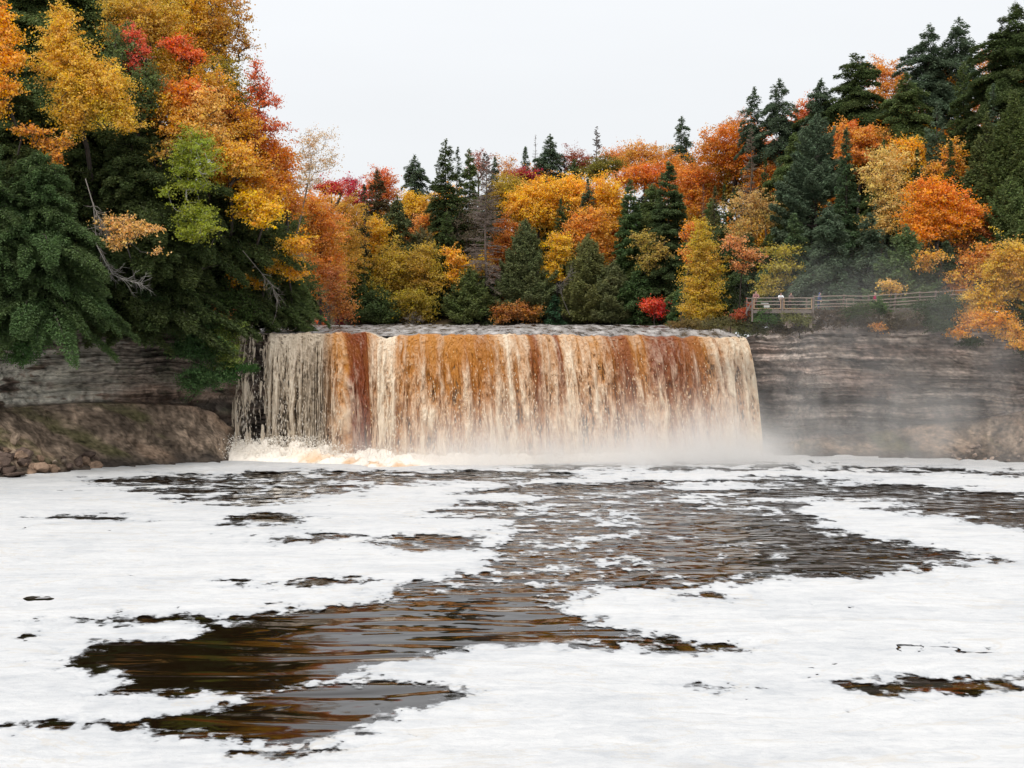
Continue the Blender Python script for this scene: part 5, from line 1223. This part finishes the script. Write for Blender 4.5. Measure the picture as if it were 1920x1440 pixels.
# ------------------------------------------------------------------ people on the platform
def skin_mesh(name, verts, edges, radii, mat, parent=None, sub=2):
    me = bpy.data.meshes.new(name); me.from_pydata(verts, edges, []); me.update()
    me.materials.append(mat)
    o = bpy.data.objects.new(name, me); COL.objects.link(o)
    if parent: o.parent = parent
    m = o.modifiers.new('skin', 'SKIN'); m.use_smooth_shade = True
    sv = me.skin_vertices[0].data
    for i, r in enumerate(radii): sv[i].radius = (r, r) if not isinstance(r, tuple) else r
    sv[0].use_root = True
    s_ = o.modifiers.new('sub', 'SUBSURF'); s_.levels = sub; s_.render_levels = sub
    return o
M_SKIN = flat_material('skin', (0.50, 0.30, 0.22), 0.6)
def person(label, px, ytop, D, zfeet, jacket, trousers, hair, h=1.74, face=0.0, lean=0.12, longhair=False, elbows=True, hood=False):
    x = float(W(px, ytop, D)[0])
    k = h / 1.75
    root = empty('person', (x, D, zfeet)); root.rotation_euler[2] = face
    tag(root, label, 'person', 'visitors at the railing')
    root.scale = (k, k, k)
    ly = -lean
    # local: faces -Y (toward the falls and the camera)
    hip, waist, chest, neck, head, crown = (0, 0, .95), (0, ly * .3, 1.12), (0, ly * .8, 1.33), (0, ly, 1.47), (0, ly * 1.15, 1.58), (0, ly * 1.1, 1.69)
    sh = lambda s: (s * .19, ly * .9, 1.41)
    el = lambda s: (s * .27, ly * .9 - (.16 if elbows else .02), 1.16 if elbows else 1.14)
    wr = lambda s: (s * .14, ly * .9 - (.33 if elbows else .08), 1.13 if elbows else .92)
    ha = lambda s: (s * .07, ly * .9 - (.38 if elbows else .10), 1.12 if elbows else .84)
    kn = lambda s: (s * .10, -.02, .50); an = lambda s: (s * .11, .02, .09); toe = lambda s: (s * .12, -.15, .04)
    V = [hip, waist, chest, neck, head, crown, (0, ly * 1.15 - .09, 1.585)]
    E = [(0, 1), (1, 2), (2, 3), (3, 4), (4, 5), (4, 6)]; Rr = [(.15, .11), (.13, .10), (.15, .11), .055, (.085, .095), (.065, .075), .022]
    for s in (-1, 1):
        b = len(V); V += [sh(s), el(s), wr(s), ha(s)]; E += [(2, b), (b, b + 1), (b + 1, b + 2), (b + 2, b + 3)]; Rr += [.055, .042, .028, .036]
        hb = b + 3
        hx, hy, hz = ha(s)
        for q in range(4):
            c = len(V); V += [(hx - s * .012 + s * q * .016, hy - .055 - .012 * (q in (1, 2)), hz - .012), (hx - s * .012 + s * q * .016, hy - .085 - .014 * (q in (1, 2)), hz - .035)]; E += [(hb, c), (c, c + 1)]; Rr += [.009, .008]
        c = len(V); V += [(hx - s * .05, hy - .02, hz)]; E += [(hb, c)]; Rr += [.010]
        b = len(V); V += [(s * .09, 0, .90), kn(s), an(s), toe(s)]; E += [(0, b), (b, b + 1), (b + 1, b + 2), (b + 2, b + 3)]; Rr += [.085, .058, .042, .035]
    body = skin_mesh('body', V, E, Rr, M_SKIN, root, 1)
    mj = flat_material('jacket_cloth', jacket); mt = flat_material('trouser_cloth', trousers); mh = flat_material('hair', hair)
    V = [(0, 0, .93), waist, chest, (0, ly, 1.45)]; E = [(0, 1), (1, 2), (2, 3)]; Rr = [(.185, .14), (.165, .13), (.19, .14), .085]
    for s in (-1, 1):
        b = len(V); w_ = wr(s); e_ = el(s)
        V += [sh(s), e_, (w_[0], w_[1] + .02, w_[2])]; E += [(2, b), (b, b + 1), (b + 1, b + 2)]; Rr += [.078, .060, .046]
    skin_mesh('jacket', V, E, Rr, mj, root, 2)
    V = [(0, .01, .96)]; E = []; Rr = [(.165, .125)]
    for s in (-1, 1):
        b = len(V); V += [(s * .095, 0, .86), kn(s), (an(s)[0], an(s)[1], .11)]; E += [(0, b), (b, b + 1), (b + 1, b + 2)]; Rr += [.10, .075, .062]
    skin_mesh('trousers', V, E, Rr, mt, root, 2)
    hy = ly * 1.15
    if hood:
        V = [(0, hy + .05, 1.50), (0, hy + .035, 1.60), (0, hy + .02, 1.70)]; Rr = [.10, (.105, .11), (.075, .08)]
        skin_mesh('hood', V, [(0, 1), (1, 2)], Rr, mj, root, 2)
    else:
        V = [(0, hy + .035, 1.62), (0, hy + .02, 1.71), (0, hy + .07, 1.55)]; E = [(0, 1), (0, 2)]; Rr = [(.092, .09), (.07, .075), .06]
        if longhair: V += [(0, hy + .10, 1.42)]; E += [(2, 3)]; Rr[2] = .085; Rr += [.06]
        skin_mesh('hair', V, E, Rr, mh, root, 2)
    for s in (-1, 1):
        V, Fq = box((s * .115, -.05, .045), (.10, .27, .085)); mk('shoe', V, Fq, mh, root)
    return root
person('person in a checked dull red shirt standing at the left end of the platform', 1417, 545, 147.25, PZD, (0.30, 0.15, 0.14), (0.05, 0.05, 0.07), (0.10, 0.06, 0.045), 1.80)
person('dark haired person in a white jacket leaning on the rail by the middle post', 1463.5, 549, 147.22, PZD, (0.80, 0.82, 0.86), (0.04, 0.045, 0.08), (0.02, 0.015, 0.012), 1.64, longhair=True, lean=.2)
person('person in a brown coat leaning on the rail right of the middle post', 1481, 548, 147.3, PZD, (0.16, 0.11, 0.10), (0.07, 0.06, 0.06), (0.09, 0.05, 0.035), 1.66, longhair=True, lean=.16, face=0.5)
person('person in a blue hooded jacket behind the first fence section', 1535, 547, 148.9, float(W(1535, 582, 148.9)[2]), (0.09, 0.12, 0.24), (0.05, 0.07, 0.14), (0.08, 0.06, 0.05), 1.76, elbows=False, hood=True, face=1.0)
person('person in a crimson jacket walking behind the fence', 1639, 547.5, 150.0, float(W(1639, 580.5, 150.0)[2]), (0.42, 0.03, 0.09), (0.05, 0.05, 0.07), (0.45, 0.36, 0.25), 1.68, elbows=False, face=1.2)

# ------------------------------------------------------------------ boulders and drift wood
M_ROCK = attr_material('boulder_rock', bump=0.05, bscale=5.0, bstr=0.8, var=0.4, vscale=4.0)
def rock(px, py, D, size, col, label, group, name='boulder', fl=0.65):
    bm_n = 10
    u = np.linspace(0, 2 * np.pi, 14, endpoint=False); v = np.linspace(-1, 1, 9)
    P = []
    sd_ = int(rng.integers(1e6))
    nrm_ = rng.normal(size=(11, 3)); nrm_ /= np.linalg.norm(nrm_, axis=1, keepdims=True); dd = rng.uniform(0.42, 0.82, 11)
    for a in v:
        for b in u:
            r = math.sqrt(max(0, 1 - a * a)); P.append((r * math.cos(b), r * math.sin(b), a))
    P = np.array(P)
    k_ = np.min(np.where(P @ nrm_.T > 0.05, dd / np.maximum(P @ nrm_.T, 0.05), 9), axis=1)
    P = P * np.minimum(k_, 1.05)[:, None] * (1 + 0.06 * fbm(P[:, 0] * 3, P[:, 1] * 3, P[:, 2] * 3, o=3, s=sd_))[:, None]
    P = P * np.array([size, size * rng.uniform(.6, .9), size * fl])
    nu_ = 14
    Fq = [[i * nu_ + j, i * nu_ + (j + 1) % nu_, (i + 1) * nu_ + (j + 1) % nu_, (i + 1) * nu_ + j] for i in range(8) for j in range(nu_)]
    j = int(np.argmin((TAL[0] - px) ** 2 + (TAL[1] - py) ** 2 + 0.5 * (TAL[2][:, 1] - 140) ** 2 * 0))
    p = TAL[2][j] + np.array([0, -0.28 * size, 0.12 * size])
    c = np.array(col) * (0.9 + .9 * rng.uniform())
    o = mk(name, P, Fq, M_ROCK, None, {'col': c[None] * np.clip(1 + .5 * fbm(P[:, 0] * 4, P[:, 1] * 4, P[:, 2] * 4, o=3, s=sd_ + 3), .4, 1.8)[:, None]})
    o.location = Vector(p.tolist()); o.rotation_euler = (rng.uniform(-.3, .3), rng.uniform(-.3, .3), rng.uniform(0, 6))
    tag(o, label, 'boulder', group)
    return o
RB = (0.17, 0.115, 0.08); RD = (0.085, 0.06, 0.048); RG = (0.24, 0.19, 0.145)
GRK = 'rocks at the waterline of the left bank'
# named ones first, pixel x, y, depth from the shore at that place
def shoreD(px, py): return float(G0(px, py)[1])
rock(120, 868, 138.4, .62, RG, 'pale tan boulder, the largest of the heap at the lower left shore', GRK)
rock(100, 866, 138.3, .42, RG, 'second pale boulder just left of the largest one in the shore heap', GRK)
rock(30, 826, 139.2, .75, (0.20, .15, .11), 'angular slab propped up on the left slope above the rock heap', GRK, fl=1.1)
rock(170, 872, 140.2, .55, RB, 'flat brown boulder at the right end of the shore heap', GRK, fl=.4)
rock(25, 893, 135.2, 1.7, RD, 'long low dark slab in the water at the lower left corner of the shore', GRK, fl=.18)
for i in range(46):
    px = rng.uniform(-10, 185) if i < 36 else rng.uniform(-10, 60)
    yw = float(np.interp(px, [0, 100, 190], [889, 884, 877]))
    py = yw - rng.uniform(0, 1) ** 1.4 * (48 - px * .14)
    D = shoreD(px, yw) - 0.5 + (yw - py) * 0.048
    rock(px, py, D, rng.uniform(.35, .95), RB if rng.uniform() < .5 else RD, 'brown sandstone rock heaped with others at the lower left shore', GRK)
GRR = 'rocks on the slope of the right bank'
for i in range(26):
    px = rng.uniform(1780, 1935); yw = float(np.interp(px, [1780, 1860, 1930], [864, 868, 874]))
    py = yw - rng.uniform(0, 1) ** 1.3 * (px - 1740) * .35
    D = shoreD(px, yw) - .2 + (yw - py) * .045
    rock(px, py, D, rng.uniform(.2, .5), (0.22, .165, .13), 'grey brown rock on the slope at the foot of the right cliff', GRR)

def dead_branch(label, pts, D, r0, col, ntw=26, group='bare fallen branches on the left bank'):
    P = [W(a, b, D + c) for a, b, c in pts]
    A, B, ra, rb = [], [], [], []
    n = len(P)
    for i in range(n - 1):
        A.append(P[i]); B.append(P[i + 1]); ra.append(r0 * (1 - i / n)); rb.append(r0 * (1 - (i + 1) / n) + .01)
    main = np.array(P)
    for k in range(ntw):
        i = int(rng.integers(max(0, n // 3), n - 1)); t = rng.uniform(); a = main[i] * (1 - t) + main[i + 1] * t
        d = main[i + 1] - main[i]; d /= np.linalg.norm(d)
        dv = d * .8 + rng.normal(0, .55, 3); dv /= np.linalg.norm(dv); l = rng.uniform(.5, 1.8)
        m = a + dv * l * .5 + rng.normal(0, .06, 3); e = m + (dv + rng.normal(0, .35, 3)) * l * .5
        A += [a, m]; B += [m, e]; ra += [.028, .018]; rb += [.018, .007]
        for q in range(3):
            s_ = m * rng.uniform(0, 1) + 0 * m; s_ = a * .3 + m * .7 if q == 0 else (m + e) / 2
            f_ = s_ + (dv + rng.normal(0, .7, 3)) * l * .25; A.append(s_); B.append(f_); ra.append(.013); rb.append(.005)
    V, Fq = tubes(np.array(A), np.array(B), np.array(ra), np.array(rb), 5)
    c = P[0]
    o = mk('dead_branch', V - c, Fq, M_BARK, None, None, True); o.location = Vector(c.tolist()); o.color = (*col, 1)
    tag(o, label, 'branch', group)
dead_branch('pale grey forked dead branch sagging below the peach leaved tree', [(178, 452, 0), (196, 490, -.4), (212, 515, -.6), (235, 525, -.8), (268, 532, -.8)], 138.6, .07, (0.26, .245, .22), 34)
dead_branch('pale dead branch bending down from the right of the hanging hemlock bough', [(175, 380, 0), (178, 420, -.2), (180, 450, -.3), (205, 500, -.5)], 139.4, .05, (0.24, .22, .20), 16)
dead_branch('thin grey dead twigs beside the large feathery hemlock', [(160, 335, 0), (175, 385, -.2), (190, 420, -.2), (205, 440, -.3)], 139.5, .05, (0.26, .23, .20), 44)
dead_branch('grey bare branch over dark hemlocks just left of the falls lip', [(455, 470, 0), (480, 500, -.3), (510, 535, -.3), (520, 565, -.3)], 150, .035, (0.17, .15, .13), 26)
dead_branch('grey bare branches leaning beside the yellow maple near the centre', [(1068, 590, 0), (1055, 560, -.3), (1050, 535, -.3), (1075, 510, -.3)], 205, .05, (0.17, .15, .13), 40, 'bare branches behind the falls')
dead_branch('dark leaning trunk on the cliff edge behind the green bush', [(352, 565, 1.5), (372, 520, 1), (392, 470, .5), (400, 450, 0)], 147.5, .17, (0.13, .11, .10), 10)

# ------------------------------------------------------------------ mist of the falls
def mist():
    t = NT('mist')
    geo = t.n('ShaderNodeNewGeometry'); sp = t.n('ShaderNodeSeparateXYZ', {0: geo.outputs['Position']})
    X, Y, Z = sp.outputs
    def mr(v, a, b, c=0., d=1.): return t.n('ShaderNodeMapRange', {'Value': v, 'From Min': a, 'From Max': b, 'To Min': c, 'To Max': d}, interpolation_type='SMOOTHSTEP').outputs[0]
    M = lambda a, b: t.math('MULTIPLY', a, b)
    nz = t.n('ShaderNodeTexNoise', {'Vector': t.n('ShaderNodeMapping', {'Vector': geo.outputs['Position'], 'Scale': (1, 1, .55)}).outputs[0], 'Scale': .22, 'Detail': 3.0, 'Roughness': .6}).outputs[0]
    zn = t.math('MULTIPLY_ADD', nz, -4.5, t.math('ADD', Z, 2.25))
    # low boil along the foot
    e = t.n('ShaderNodeMath', {0: M(zn, -1 / 1.7)}, operation='EXPONENT').outputs[0]
    low = M(M(M(e, mr(X, -20, -12)), mr(X, 29, 21)), M(mr(Y, 140, 148), mr(Z, 9.5, 4.5)))
    low = M(low, t.math('MULTIPLY_ADD', mr(X, -16, -4), 0.40, 0.26))
    # rising plume over the right half
    pl = M(M(mr(X, 2, 20), mr(X, 64, 36)), mr(Z, 12.5, 1.0))
    pn = mr(nz, .38, .68)
    pl = M(M(pl, pn), 0.034)
    # thin veil blown up over the right bank
    ve = M(M(mr(X, 20, 30), mr(X, 60, 42)), M(mr(Z, 22, 12), pn)); ve = M(ve, 0.020)
    d = t.math('ADD', t.math('ADD', low, pl), ve)
    vol = t.n('ShaderNodeVolumePrincipled', {'Color': (0.99, 0.975, 0.955, 1), 'Density': d, 'Anisotropy': 0.0})
    t.t.links.new(vol.outputs[0], t.out.inputs['Volume'])
    V, Fq = box((22, 148.5, 13), (90, 17, 25.9))
    o = mk('mist', V, Fq, t.m); tag(o, 'pale spray mist drifting off the foot of the falls to the right', None, None, 'stuff')
mist()
print('faces', sum(len(o.data.polygons) for o in bpy.data.objects if o.type == 'MESH'))
print('all', round(time.time() - T0, 1))
